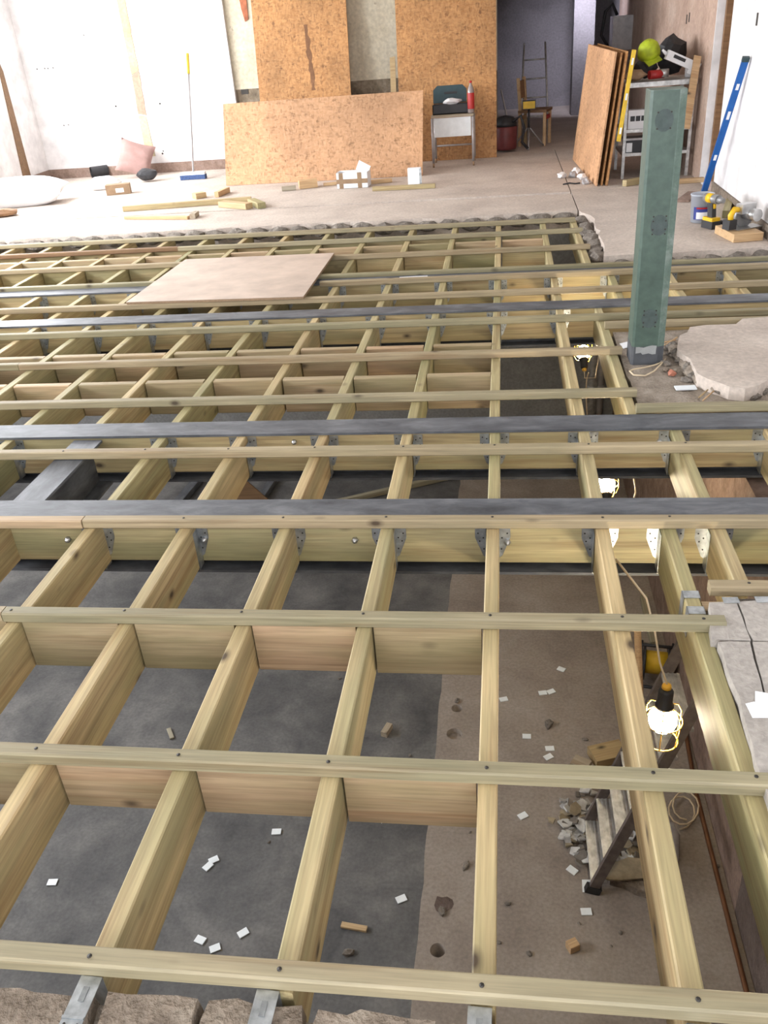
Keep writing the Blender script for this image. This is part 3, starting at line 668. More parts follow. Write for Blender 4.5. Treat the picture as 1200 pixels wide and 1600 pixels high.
for i, px in enumerate((926, 938)):
    a = onY(px, 600, 8.05); ob('wall_pipe', MB().cyl((0, 0, 0), (0, 0, -D-.25), .035 if i else .05, n=14).cyl((0, 0, .6), (0, 0, .66), .045 if i else .06, n=14), 'pole' if i else 'alu', None, (a.x, 8.05, D+.002), label='%s pipe rising up the stepped cellar wall' % ('thinner grey' if i else 'thick bright'), cat='pipe')

# ================================================================== plywood sheet and green post
A, B, C_, E_ = [pt(*c, BH+.02) for c in ((197, 472), (474, 463), (522, 395), (290, 405))]
pl = empty('plywood_sheet', (0, 0, 0), (0, 0, 0), 'pale plywood sheet lying across the battens', 'plywood')
poly = [(A.x, A.y), (B.x, B.y), (C_.x, C_.y), (E_.x, E_.y)]
ob('face', MB().prism(poly, BH+.0165, BH+.020), 'ply', pl)
cx, cy = sum(p_[0] for p_ in poly)/4, sum(p_[1] for p_ in poly)/4
ob('core', MB().prism([(cx+(a-cx)*.9995, cy+(b_-cy)*.9995) for a, b_ in poly], BH+.001, BH+.0165), 'ply_edge', pl)
M['post_green'] = mottled('green_primer', [(0.056, 0.092, 0.074), (0.070, 0.112, 0.090), (0.086, 0.130, 0.106)], 3, 0.45, 0.03, 30)
M['post_pale'] = mottled('pale_green', [(0.085, 0.135, 0.11), (0.12, 0.175, 0.145), (0.26, 0.31, 0.28)], 9, 0.5, 0.05, 60)
M['post_patch'] = mottled('grey_patch', [(0.055, 0.085, 0.076), (0.072, 0.092, 0.094)], 10, 0.6, 0)
M['bitumen'] = flat('bitumen_band', (0.07, 0.075, 0.085), 0.6)
M['patch_pale'] = flat('pale_grey_band', (0.30, 0.31, 0.31), 0.6)
gp = empty('green_post', (.815, 4.55, -.012), (0, 0, 0), 'green painted steel post stub standing in the rubble', 'post')
a = .082; H = 1.32
pr = [(-a+.012, -a), (a-.030, -a), (a, -a+.012), (a, a), (-a, a), (-a, -a+.012)]
ob('shaft', MB().prism(pr, .10, H), 'post_green', gp)
k = 1.012; ob('base_band', MB().prism([(p_[0]*k, p_[1]*k) for p_ in pr], -.02, .10), 'bitumen', gp)
ob('pale_corner', MB().add([(a-.034, -a-.0008, .1), (a-.0295, -a-.0008, .1), (a+.0008, -a+.0115, .1), (a-.034, -a-.0008, H), (a-.0295, -a-.0008, H), (a+.0008, -a+.0115, H), (a+.0008, -a+.016, .1), (a+.0008, -a+.016, H)], [(0, 1, 4, 3), (1, 2, 5, 4), (2, 6, 7, 5)]), 'post_pale', gp)  # paler green strip down the chamfered front corner
ob('pale_band', MB().prism(rough_poly([(-a+.02, .065), (a-.04, .06), (a-.038, .105), (-a+.02, .10)], .02, .006, seed=2), -a-.004, -a-.0012, 'XZ'), 'patch_pale', gp)
ob('cap', MB().prism([(p_[0]*.98, p_[1]*.98) for p_ in pr], H, H+.003), 'post_pale', gp)
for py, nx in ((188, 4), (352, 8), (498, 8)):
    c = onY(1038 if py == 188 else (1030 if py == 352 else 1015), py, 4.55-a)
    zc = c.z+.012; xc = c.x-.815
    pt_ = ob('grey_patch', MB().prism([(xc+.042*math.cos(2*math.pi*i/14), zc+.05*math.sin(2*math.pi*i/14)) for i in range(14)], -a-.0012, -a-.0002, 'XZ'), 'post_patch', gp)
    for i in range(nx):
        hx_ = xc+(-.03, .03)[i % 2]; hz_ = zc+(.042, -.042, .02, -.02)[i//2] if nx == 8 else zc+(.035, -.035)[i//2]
        ob('hole_dot', MB().cyl((hx_, -a-.0013, hz_), (hx_, -a-.0022, hz_), .0042, n=8), 'screw', pt_)  # dark disc stands in for the shade inside a drilled bolt hole
# rubble by the post
q = random.Random(33)
M['red_brick'] = mottled('red_brick', [(0.30, 0.10, 0.06), (0.42, 0.16, 0.10), (0.5, 0.25, 0.18)], 20, 0.9, 0.4, 60, rnd=True)
for px, py, r, mt, lb in ((1050, 587, .028, 'red_brick', 'red brick fragment in the rubble before the green post'), (1066, 565, .035, 'red_brick', 'pinkish brick fragment against the broken slab by the green post'), (1073, 597, .026, 'concrete_edge', 'dark flat stone near the white packer by the post')):
    ob('brick_fragment', lump(r, (1.2, .8, .6), px, 1, .25), mt, None, pt(px, py, -.012)+Vector((0, 0, r*.5)), (0, 0, q.uniform(0, 3)), lb, 'rubble')
for i in range(46):
    if i < 14: px, py = q.uniform(1035, 1060), q.uniform(545, 585)
    elif i < 30: t_ = q.random(); px, py = 1062+t_*110+q.gauss(0, 5), 560+t_*62+q.gauss(0, 5)
    else: px, py = q.uniform(1120, 1196), q.uniform(610, 626)
    r = q.uniform(.008, .024)
    ob('stone', lump(r, (1.2, .9, .65), 900+i, 1, .3), ('concrete_edge', 'soil', 'concrete_edge', 'brick_dust')[i % 4], None, pt(px, py, -.012)+Vector((0, 0, r*.5)), (0, 0, q.uniform(0, 3)), 'small stone in the rubble round the green post', 'stone', 'stones round the green post')
# earthy broken face under the island slab
for i in range(26):
    t_ = i/25; ip = [(1052, 545), (1062, 556), (1074, 570), (1082, 586), (1100, 600), (1128, 612), (1160, 618), (1200, 606)]
    f_ = t_*(len(ip)-1.001); k_ = int(f_); u = f_-k_
    px = ip[k_][0]*(1-u)+ip[k_+1][0]*u; py = ip[k_][1]*(1-u)+ip[k_+1][1]*u
    ob('earth_lump', lump(.04, (1, 1, .7), 700+i, 2, .2), 'soil' if i % 3 else 'concrete_edge', bpy.data.objects['floor_island'], pt(px, py-4, .01)-Vector((0, 0, .004)))
ob('packer', MB().box((0, 0, .004), (.10, .05, .006)), 'packer', None, pt(1071, 607, -.006), (0, 0, .05), 'long white packer lying on the soil before the green post', 'packer')
ob('rope', MB().tube([pt(x, y, .004) for x, y in ((1034, 566), (1024, 570), (1008, 574), (990, 577), (984, 580), (990, 586), (1008, 587), (1022, 580), (1032, 570), (1040, 561))], .0045, 6), 'flex', None, label='thin pale cord looped round the foot of the green post', cat='cord')
for i, (a_, b_) in enumerate((((1037, 535), (1056, 531)), ((1036, 541), (1058, 527)), ((1092, 621), (1106, 609)), ((1098, 626), (1115, 611)))):
    ob('splinter', MB().tube([pt(*a_, .005), pt(*b_, .008)], .004, 5), 'pine', None, label='pale wood splinter on the soil %s the green post' % ('beside' if i < 2 else 'in front of'), cat='splinter', group='splinters by the post %d' % (i//2))
M['sheet'] = flat('white_paper', (0.85, 0.86, 0.88), 0.7, var=.02)
for i, l in enumerate(([(1165, 1098), (1178, 1095), (1210, 1100), (1212, 1120), (1176, 1120)], [(1180, 1079), (1215, 1085), (1215, 1110), (1180, 1106)])):
    ob('paper_sheet', MB().prism(P2(l, .035), .0312+.0016*i, .0322+.0016*i), 'sheet', None, label='white paper sheet on the cracked slab, %s one' % ('under' if not i else 'upper'), cat='paper')
ob('paper_sheet', MB().prism(P2([(968, 537), (980, 534), (986, 541), (974, 545)], -.01), -.0105, -.009), 'sheet', None, label='pale flat scrap behind the foot of the green post', cat='paper')
# ================================================================== far end of the room
def F(px, py): return pt(px, py, ZS+.002)
# skirting-level bare masonry and wall chases
struct('trim_2', MB().b2((XR-.018, 6.72, ZS), (XR-.001, 8.95, ZS+.10)), 'brick_dust', 'bare brown strip at the foot of the white wall by the power tools', 'skirting')
struct('trim_3', MB().b2((XL, YB-.018, ZS), (-3.63, YB-.001, ZS+.13)), 'pink_wall', 'bare brown strip at the foot of the white back wall', 'skirting')
struct('trim_4', MB().b2((XL+.001, 9.0, ZS), (XL+.018, YB-.02, ZS+.13)), 'pink_wall', 'bare brown strip at the foot of the window wall', 'skirting')
M['chase'] = mottled('chase_plaster', [(0.42, 0.29, 0.17), (0.50, 0.35, 0.22), (0.54, 0.40, 0.27)], 4, 0.9, 0.2, 30)
M['chase_pale'] = mottled('chase_pale', [(0.50, 0.42, 0.27), (0.58, 0.50, 0.34)], 4, 0.9, 0.2, 30)
M['chase_pink'] = mottled('chase_pink', [(0.36, 0.235, 0.17), (0.44, 0.30, 0.22)], 4, 0.9, 0.2, 30)
def wallpatch(name, l, mat, lab, Y=YB, th=.008, seed=1):
    pl = [onY(*c, Y) for c in l]
    return struct(name, MB().prism(rough_poly([(p.x, p.z) for p in pl], .1, .006, seed=seed), Y-th, Y-.001, 'XZ'), mat, lab, 'trim')
wallpatch('trim_5', [(180, -12), (193, -12), (217, 110), (206, 118)], 'chase', 'bare tan plaster chase running up the white wall')
wallpatch('trim_6', [(206, 119), (217, 111), (229, 180), (216, 178)], 'chase_pink', 'pinkish part of the plaster chase in the white wall', seed=2)
wallpatch('trim_7', [(216, 180), (228, 181), (243, 244), (229, 244)], 'chase_pale', 'pale yellow foot of the plaster chase in the white wall', seed=3)
pl = [onX(*c, XL) for c in ((-8, 85), (4, 112), (50, 285), (38, 287))]
struct('trim_8', MB().prism([(p.y, p.z) for p in pl], XL+.001, XL+.012, 'YZ'), 'brown_wood', 'narrow brown timber strip on the window wall', 'trim')
dk = [(181, 166), (250, 162), (254, 240), (75, 107), (83, 106), (70, 107), (100, 196), (107, 195), (58, 108), (255, 236), (131, 55)]
for i, (x, y) in enumerate(dk):
    p = onY(x, y, YB-.001); ob('wall_scar', MB().cyl((0, 0, 0), (0, -.002, 0), .014 if i < 3 else .01, n=7), 'dark_hole', bpy.data.objects['wall_back_white'], p)
for x, y, X in ((1183, 30, XR), (1073, 30, XR), (1077, 27, XR)):
    p = onX(x, y, X-.001); ob('wall_scar', MB().box((0, 0, 0), (.003, .05, .09)), 'dark_hole', bpy.data.objects['wall_right'], p)
ob('socket_box', MB().box((0, 0, 0), (.10, .01, .10)), 'screw', bpy.data.objects['wall_back_lower'], onY(382, 141, YB+.066))
M['torn'] = flat('torn_red_paper', (0.45, 0.15, 0.07), .8, var=.4, sc=8)
ob('torn_lining', MB().prism([(a.x, a.z) for a in [onY(*c, YB+.05) for c in ((372, -10), (384, -10), (388, 30), (383, 34), (377, 14))]], YB+.045, YB+.055, 'XZ'), 'torn', bpy.data.objects['wall_back'])

# chipboard sheets: leaning against the back wall
def leaning(name, corners, th, mat, lab, cat='board', grp=None):
    # four 3-D corners (bottom a, bottom b, top b, top a)
    a, b, c, d = [Vector(v) for v in corners]; o0 = (a+b)/2
    ex = (b-a).normalized(); up = ((d-a)+(c-b)).normalized(); nz = ex.cross(up).normalized(); up = nz.cross(ex)
    R = Matrix((ex, nz*-1, up)).transposed().to_4x4()
    ex2 = [R.to_3x3().transposed() @ (v-o0) for v in (a, b, c, d)]
    mb = MB().prism([(v.x, v.z) for v in ex2], 0, th, 'XZ')
    o = ob(name, mb, mat, None, o0, R.to_euler(), lab, cat, grp); return o
leaning('chipboard_sheet', [(-3.20, 12.32, ZS+.003), (-1.95, 12.30, ZS+.003), (-1.93, 12.62, 2.5), (-3.18, 12.64, 2.5)], .018, 'osb', 'tall orange chipboard sheet with a dark stain leaning behind the long board')
leaning('chipboard_sheet', [(-1.30, 12.24, ZS+.003), (-.03, 12.24, ZS+.003), (-.03, 12.60, 2.6), (-1.30, 12.60, 2.6)], .018, 'osb', 'tall orange chipboard sheet standing behind the small steel table')
bl, br = F(352, 290), F(660, 276)
leaning('chipboard_sheet', [(-3.43, 11.12, ZS+.003), (-.92, 11.02, ZS+.003), (-.89, 11.30, .97), (-3.40, 11.40, .97)], .018, 'osb_pale', 'long chipboard sheet lying on its side across two tall sheets')
M['stain'] = mottled('dark_stain', [(0.16, 0.08, 0.04), (0.24, 0.12, 0.06)], 12, 0.9, 0)
cb = bpy.data.objects['chipboard_sheet']
ob('glue_stain', MB().prism(rough_poly([(.10, .95), (.16, .95), (.13, 1.5), (.11, 1.72), (.06, 1.72), (.07, 1.5)], .05, .016, seed=8), -.0012, -.0002, 'XZ'), 'stain', cb)
s0 = onY(606, 152, 12.45); s1 = onY(612, 88, 12.6)
leaning('wood_strip', [(-1.42, 12.25, ZS+.003), (-1.34, 12.25, ZS+.003), onY(617, 88, 12.58), onY(609, 90, 12.58)], .02, 'pine', 'narrow wooden strip propped between the tall chipboard sheets', 'strip')

# broom
M['blue_brush'] = flat('blue_bristle', (0.05, 0.09, 0.22), 0.8, var=.3, sc=60)
hb = F(303, 280); tp = onY(293, 84, 12.70)
t = empty('broom', hb, (0, 0, 0), 'broom with a yellow grip and blue head leaning on the white wall', 'broom')
d = tp-hb
ob('pole', MB().cyl((0, .02, .08), d*.84, .013, n=10), 'pole', t)
ob('grip', MB().cyl(d*.84, d, .02, n=10), 'yellow', t)
ob('head', MB().box((0, 0, .075), (.34, .07, .035)), 'packer', t)
ob('bristles', MB().box((0, 0, .03), (.35, .085, .058)), 'blue_brush', t)

# cushion
M['cushion'] = flat('dusty_pink_velvet', (0.40, 0.25, 0.225), .9, var=.12, sc=7, bmp=.3)
def pillow(L, W, T, n=12):
    mb = MB(); top = []; 
    def g(i, j, s):
        u, v = -1+2*i/n, -1+2*j/n
        e = (1-abs(u)**2.6)*(1-abs(v)**2.6); k = 1-.07*(1-abs(u))*(abs(v)) 
        return (u*L/2*(1-.10*(1-v*v)*abs(u)), v*W/2*(1-.10*(1-u*u)*abs(v)), s*T/2*max(e, 0)**.45)
    for s in (1, -1):
        vs = [g(i, j, s) for i in range(n+1) for j in range(n+1)]
        mb.add(vs, [((i*(n+1)+j), (i+1)*(n+1)+j, (i+1)*(n+1)+j+1, i*(n+1)+j+1) for i in range(n) for j in range(n)], True)
    return mb
c = onY(214, 258, 12.42)
ob('cushion', pillow(.48, .48, .15), 'cushion', None, (c.x, 12.42, ZS+.25), (1.05, .35, .25), 'dusty pink cushion slumped against the foot of the white wall', 'cushion')
ob('dark_bag', lump(.11, (1.3, .8, .75), 3, 2, .12), 'reel_black', None, F(224, 282)+Vector((.12, -.12, .09)), (0, 0, 0), 'black bag squashed under the pink cushion', 'bag')

# white sack and clutter by the window wall
M['sack'] = flat('white_sack', (0.80, 0.80, 0.82), .7, var=.05, sc=5, bmp=.4)
c = F(30, 326)
ob('rubble_sack', pillow(1.15, .55, .34, 14), 'sack', None, c+Vector((-.1, .25, .15)), (.12, 0, .25), 'bulging white sack lying below the window', 'sack')
ob('brown_rag', lump(.14, (1.3, .8, .35), 5, 2, .15), 'brown_wood', None, F(5, 338)+Vector((0, 0, .04)), (0, 0, .2), 'crumpled brown rag in front of the white sack', 'rag')
ob('pipe_offcut', MB().cyl((-.1, 0, .075), (.12, .1, .075), .075, n=18, cap=False).cyl((-.1, 0, .075), (.12, .1, .075), .066, n=18, cap=False), 'reel_black', None, F(155, 277), (0, 0, .2), 'short black pipe offcut by the torn white bag', 'pipe')
ob('torn_bag', lump(.2, (1.15, .75, .45), 15, 2, .2), 'sheet', None, F(162, 297)+Vector((0, .1, .07)), (0, 0, .1), 'torn white plastic bag beside the black pipe offcut', 'bag')
t = empty('taped_box', F(186, 304), (0, 0, .28), 'small brown carton with pale side beside the torn bag', 'box')
M['card'] = flat('cardboard', (0.30, 0.20, 0.12), .8)
ob('carton', MB().box((0, .06, .06), (.30, .13, .12)), 'card', t); ob('label', MB().box((.02, -.006, .05), (.10, .003, .05)), 'sheet', t)
ob('corner_clump', lump(.12, (.8, .6, 1.4), 25, 2, .25), 'brown_wood', None, F(97, 272)+Vector((0, .1, .12)), (0, 0, 0), 'torn brown clump hanging in the corner of the white walls', 'debris')
# timbers lying on the far floor
def lay(a, b, w_, h, mat, lab, z=ZS+.002, name='timber_length', cat='timber'):
    A, B = pt(*a, z), pt(*b, z); d = B-A
    return ob(name, MB().bar(d.length, w_, h, .003), mat, None, (A+B)/2+Vector((0, w_/2, h)), (0, 0, math.atan2(d.y, d.x)), lab, cat)
lay((192, 331), (392, 316), .06, .055, 'treated', 'longest timber lying on the far concrete floor before the chipboard')
lay((195, 343), (294, 343), .05, .03, 'pine', 'thin pale timber lying before the longest floor timber')
lay((300, 343), (306, 338), .06, .05, 'grey_wood', 'stubby timber end beside the thin pale timber')
lay((302, 312), (318, 309), .10, .06, 'pine', 'pale square block behind the longest floor timber')
lay((338, 309), (356, 301), .05, .06, 'pine', 'short offcut standing near the chipboard corner')
lay((345, 324), (388, 328), .10, .06, 'pine', 'pale block lying across the end of the longest floor timber')
lay((392, 320), (408, 327), .09, .06, 'treated', 'last pale block of the timbers before the chipboard')
lay((466, 296), (494, 293), .13, .09, 'pine', 'chunky wood block at the foot of the long chipboard')
lay((582, 299), (680, 294), .05, .045, 'treated', 'yellowish timber length lying before the white carton')
lay((440, 299), (462, 297), .05, .05, 'grey_wood', 'greyish offcut lying before the long chipboard')
lay((578, 288), (612, 285), .07, .04, 'pine', 'small offcut beside the taped white box')
lay((505, 291), (526, 289), .06, .03, 'pine', 'flat offcut beside the taped white box on its other side')
lay((976, 292), (1003, 287), .06, .06, 'treated', 'treated offcut lying at the foot of the workbench')
lay((1010, 291), (1100, 285), .06, .045, 'pine', 'thin timber lying in front of the workbench and doorway')
# white box with brown tape, and a smaller white box
t = empty('taped_box', F(551, 294), (0, 0, -.05), 'open white cardboard box with brown tape before the long chipboard', 'box')
bx = MB(); W_, DD, HH = .37, .20, .17
for a_, b_ in (((-W_/2, 0, 0), (W_/2, .006, HH)), ((-W_/2, DD-.006, 0), (W_/2, DD, HH)), ((-W_/2, 0, 0), (-W_/2+.006, DD, HH)), ((W_/2-.006, 0, 0), (W_/2, DD, HH)), ((-W_/2, 0, 0), (W_/2, DD, .006))): bx.b2(a_, b_)
ob('carton', bx, 'sheet', t)
ob('flap', MB().box((.05, .15, .045), (.15, .005, .12), (.3, .5, 0)), 'sheet', t, (.06, .02, HH-.02))
for x in (-.13, .09): ob('tape', MB().box((x, -.001, HH/2), (.05, .003, HH)), 'card', t)
ob('tape', MB().box((0, -.0015, HH*.45), (W_, .003, .05)), 'card', t)
t = empty('white_carton', F(648, 291), (0, 0, 0), 'small upright white carton at the corner of the long chipboard', 'box')
ob('carton', MB().box((0, .05, .095), (.15, .09, .19)), 'sheet', t); ob('edge_strip', MB().box((.07, .003, .1), (.025, .004, .17)), 'galv', t)

# small steel table with toolbox and bottle
yt = 11.66
a_, b_ = onY(678, 262, yt), onY(740, 257, yt)
t = empty('steel_table', ((a_.x+b_.x)/2, yt, ZS), (0, 0, 0), 'small steel table with a white front panel before the tall chipboard', 'table')
W2 = (b_.x-a_.x)/2; TH = .60
ob('tabletop', MB().box((0, .22, TH-.012), (2*W2+.02, .46, .024)), 'grey_wood', t)
ob('front_panel', MB().box((.0, .01, TH-.14), (2*W2-.05, .015, .22)), 'packer', t)
for s in (-1, 1):
    for y in (.0, .44):
        l_ = ob('leg', MB().cyl((s*W2, y, .05), (s*W2, y, TH-.03), .017, n=10), 'pole', t)
        ob('castor', MB().cyl((s*W2-.012, y-.02, .026), (s*W2+.012, y-.02, .026), .026, n=12), 'card', l_)
ob('back_rail', MB().cyl((-W2, .44, .2), (W2, .44, .2), .012, n=8), 'pole', t)
M['teal'] = flat('teal_lid', (0.025, 0.055, 0.065), .5)
M['red'] = flat('red_plastic', (0.42, 0.02, 0.02), .4)
tx = t.location.x; zt = ZS+TH
tb = empty('toolbox', (tx-.03, yt+.20, zt), (0, 0, 0), 'open black toolbox with a teal lid on the small steel table', 'toolbox')
ob('tray', MB().b2((-.22, -.1, .001), (.24, -.09, .11)).b2((-.22, .09, .001), (.24, .1, .11)).b2((-.22, -.1, .001), (-.21, .1, .11)).b2((.23, -.1, .001), (.24, .1, .11)).b2((-.22, -.1, .001), (.24, .1, .012)), 'reel_black', tb)
ob('lid', MB().prism([(-.22, 0), (.2, 0), (.2, .15), (.15, .2), (-.17, .2), (-.22, .15)], -.04, 0, 'XZ'), 'teal', tb, (0, .13, .11), (-.25, 0, 0))
ob('handle', MB().b2((-.08, -.045, .1), (.08, -.04, .125)), 'reel_black', tb, (0, .13, .11), (-.25, 0, 0))
ob('rag', lump(.075, (1.5, .7, .5), 41, 2, .22), 'sheet', None, (tx+.0, yt+.16, zt+.14), (0, 0, .1), 'crumpled white rag in the open toolbox', 'rag')
bo = empty('bottle', (tx+W2-.02, yt+.045, zt+.001), (0, 0, 0), 'plastic drink bottle with a red label on the small steel table', 'bottle')
M['bottle_clear'] = flat('bottle_plastic', (0.30, 0.26, 0.25), .15)
ob('body', MB().lathe([(.03, 0), (.042, .012), (.042, .24), (.03, .29), (.014, .325), (.013, .34)], n=18), 'bottle_clear', bo)
ob('label', MB().lathe([(.0428, .05), (.0432, .055), (.0432, .225), (.0428, .23)], n=18), 'red', bo)
ob('cap', MB().lathe([(.016, .338), (.016, .362)], n=14), 'red', bo)

# corridor: chair, ladder, red vacuum drum, tripod
yc = 13.3
cp = onY(838, 221, yc)
t = empty('wooden_chair', (cp.x-.02, yc, ZS), (0, 0, -HP-.25), 'plain wooden chair standing in the dark corridor', 'chair')
SW = .40
ob('seat', MB().box((0, 0, .45), (SW, SW, .035)), 'brown_wood', t)
for x in (-1, 1):
    ob('leg', MB().box((x*.17, .17, .217), (.038, .038, .432)), 'pine', t)
    ob('leg', MB().box((x*.17, -.18, .217), (.038, .038, .432)), 'pine', t)
    ob('back_post', MB().box((x*.17, -.19, .66), (.036, .04, .42), (.08, 0, 0)), 'pine', t)
ob('back_panel', MB().box((0, -.20, .72), (.31, .02, .22), (.08, 0, 0)), 'brown_wood', t)
ob('rail', MB().box((0, .17, .36), (.31, .025, .05)), 'red', t); ob('rail', MB().box((0, -.18, .36), (.31, .025, .05)), 'pine', t)
la = onY(816, 170, 14.3); lb_ = onY(854, 168, 14.3)
t = empty('folding_ladder', ((la.x+lb_.x)/2, 14.3, ZS), (0, 0, 0), 'slim aluminium ladder standing behind the wooden chair', 'ladder')
wl_ = (lb_.x-la.x)/2
for s in (-1, 1): ob('rail', MB().tube([(s*(wl_+.03), -.1, .004), (s*wl_*.85, .25, 1.25)], .014, 8), 'alu', t)
for z in (.28, .53, .78, 1.03): k = z/1.25; ob('rung', MB().tube([(-(wl_+.03-.06*k), -.1+.35*k, z), ((wl_+.03-.06*k), -.1+.35*k, z)], .011, 6), 'alu', t)
vp = onY(790, 236, 12.75)
t = empty('vacuum_drum', (vp.x, 12.78, ZS), (0, 0, 0), 'dull red drum vacuum beside the chipboard edge', 'vacuum cleaner')
M['dull_red'] = flat('dull_red', (0.17, 0.035, 0.035), .5)
ob('drum', MB().lathe([(.14, .03), (.15, .06), (.155, .3), (.145, .32)], n=20), 'dull_red', t)
ob('head', MB().lathe([(.15, .32), (.15, .36), (.11, .43), (.03, .45)], n=20), 'reel_black', t)
ob('hose', MB().tube([(.1, -.1, .38), (.2, -.15, .45), (.25, -.13, .3), (.22, -.1, .12), (.3, -.1, .03)], .02, 8), 'reel_black', t)
tp_ = onY(826, 238, 12.85)
t = empty('work_tripod', (tp_.x, 12.95, ZS), (0, 0, 0), 'small black tripod light stand beside the red drum', 'tripod')
for k in range(3):
    a = 2*math.pi*k/3+.5; ob('leg', MB().tube([(.24*math.cos(a), .24*math.sin(a), .012), (.02*math.cos(a), .02*math.sin(a), .26)], .011, 6), 'pole', t)
ob('column', MB().cyl((0, 0, .2), (0, 0, .5), .014, n=8), 'reel_black', t)
ob('lamp_head', MB().box((0, 0, .55), (.18, .08, .11)), 'reel_black', t); ob('lamp_bezel', MB().box((0, -.042, .55), (.16, .006, .09)), 'yellow', t)
ob('stick', MB().cyl((0, 0, 0), (-.18, .05, .75), .012, n=8), 'pole', None, (onY(803, 225, 13.1).x, 13.1, ZS+.002), label='thin stick leaning beside the red drum in the dark', cat='stick')
# pale pillar and meter box deep in the corridor
pa, pb = onY(897, 30, 17.0), onY(930, 30, 17.0)
struct('wall_corridor_pillar', MB().b2((pa.x, 17.0, ZS), (pb.x, 17.4, ZC)), 'grey_plaster', 'plastered pillar in the corridor', 'pillar')
mp_ = onX(948, 50, XR)
t = empty('meter_box', (XR-.002, 16.0, 1.0), (0, 0, 0), 'grey meter box with a hooped black cable on the far wall', 'meter box')
ob('case', MB().b2((-.3, -.45, .08), (0, .0, .55)), 'pole', t); ob('cable', MB().tube([(-.32, -.2, .1), (-.45, -.22, .3), (-.40, -.2, .62), (-.3, -.2, .72), (-.22, -.2, .56)], .025, 8), 'reel_black', t)

# stacked chipboards leaning towards the bench, with a yellow level
for i, (dx, z1, dy) in enumerate(((0, 1.28, 0), (.055, 1.27, .02), (.105, 1.28, -.01))):
    o = leaning('stacked_board', [(1.03+dx, 9.62+dy, ZS+.003), (.93+dx, 11.62+dy, ZS+.003), (1.06+dx, 11.62+dy, z1+.03), (1.17+dx, 9.66+dy, z1)], .018, 'osb' if i else 'osb_pale',
        ['chipboard leaning outermost in the stack by the workbench', 'middle chipboard in the stack leaning by the workbench', 'chipboard leaning innermost in the stack by the workbench'][i])
t = empty('yellow_level', (1.20, 9.60, .48), (0, .12, 0), 'long yellow spirit level resting on the edge of the stacked chipboards', 'spirit level')
ob('body', MB().b2((0, -.02, 0), (.035, .03, .82)), 'yellow', t)
for z in (.1, .41, .72): ob('vial', MB().b2((.008, -.022, z-.03), (.027, -.019, z+.03)), 'packer', t)
q = random.Random(3)
for i, (px, py) in enumerate(((878, 278), (895, 277), (909, 280), (915, 287), (900, 271))):
    ob('crumpled_paper', lump(.05, (1.2, .9, .7), 60+i, 2, .28), 'sheet' if i % 2 == 0 else 'clear', None, F(px, py)+Vector((0, 0, .03)), (0, 0, q.uniform(0, 3)), 'crumpled %s paper at the foot of the stacked chipboards' % ('white' if i % 2 == 0 else 'greyish'), 'paper', 'crumpled papers, %s' % ('white' if i % 2 == 0 else 'grey'))
ob('black_strip', MB().tube([F(880, 289), F(890, 287), F(898, 288), F(906, 287)], .008, 6), 'reel_black', None, (0, 0, .007), label='black plastic strip on the floor before the crumpled papers', cat='strip')

# workbench
yb = 9.98
t = empty('workbench', (1.655, yb, ZS), (0, 0, 0), 'steel workbench with two lower shelves against the pink plaster', 'workbench')
ob('benchtop', MB().box((0, .34, .905), (.71, .70, .045)), 'alu', t)
for x in (-.33, .33):
    for y in (.015, .67): ob('leg', MB().box((x, y, .441), (.03, .03, .878)), 'alu', t)
for z in (.24, .47): ob('shelf', MB().box((0, .34, z), (.68, .66, .03)), 'alu', t)
ZT = ZS+.93
def on(o_, dx, dy, dz): return (1.655+dx, yb+dy, dz)
t = empty('radio', on(0, -.20, .12, ZS+.486), (0, 0, 0), 'white radio with a dark grille on the upper bench shelf', 'radio')
ob('case', MB().box((0, 0, .09), (.2, .14, .18)), 'sheet', t)
for i in range(3): ob('grille', MB().box((-.055+.055*i, -.071, .1), (.045, .004, .05)), 'reel_black', t)
t = empty('storage_tub', on(0, -.19, .10, ZS+.256), (0, 0, 0), 'grey plastic tub on the lower bench shelf', 'tub')
ob('tub', MB().box((0, .06, .06), (.26, .2, .12)), 'reel_black', t); ob('rim', MB().box((0, .06, .13), (.28, .22, .02)), 'pole', t); ob('sticker', MB().box((-.08, -.043, .05), (.06, .004, .09)), 'sheet', t)
ob('battery_charger', MB().box((0, 0, .05), (.2, .18, .1)).box((0, -.03, .12), (.12, .1, .04)), 'reel_black', None, on(0, .08, .12, ZS+.256), label='black battery charger beside the grey tub on the bench shelf', cat='charger')
M['lime'] = flat('lime_hivis', (0.42, 0.52, 0.02), .6, var=.25, sc=10)
ob('hivis_cap', MB().lathe([(.115, 0), (.112, .05), (.095, .10), (.06, .135), (0, .15)], n=18).box((-.02, -.12, .01), (.15, .10, .012)), 'lime', None, on(0, -.11, .24, ZT+.235), (.5, -.35, .3), 'lime green safety cap on the pile over the workbench', 'cap')
ob('black_bag', lump(.18, (.85, .7, 1.0), 77, 2, .13), 'reel_black', None, on(0, .16, .48, ZT+.21), (0, 0, .3), 'black tool bag heaped on the workbench', 'bag')
ob('dark_cloth', lump(.10, (1.2, .8, .9), 78, 2, .2), 'reel_black', None, on(0, -.12, .34, ZT+.105), (0, 0, 0), 'dark crumpled cloth under the lime cap', 'cloth')
t = empty('sealant_gun', on(0, .20, .05, ZT+.16), (0, .42, .1), 'white tool with a slotted body tilted on the workbench pile', 'tool')
ob('body', MB().box((0, 0, 0), (.36, .07, .085)).box((.12, 0, -.05), (.07, .05, .06)), 'sheet', t); ob('slot', MB().box((-.05, -.036, .01), (.13, .004, .03)), 'reel_black', t); ob('nozzle', MB().cyl((-.18, 0, 0), (-.24, 0, .02), .02, .01, 8), 'sheet', t)
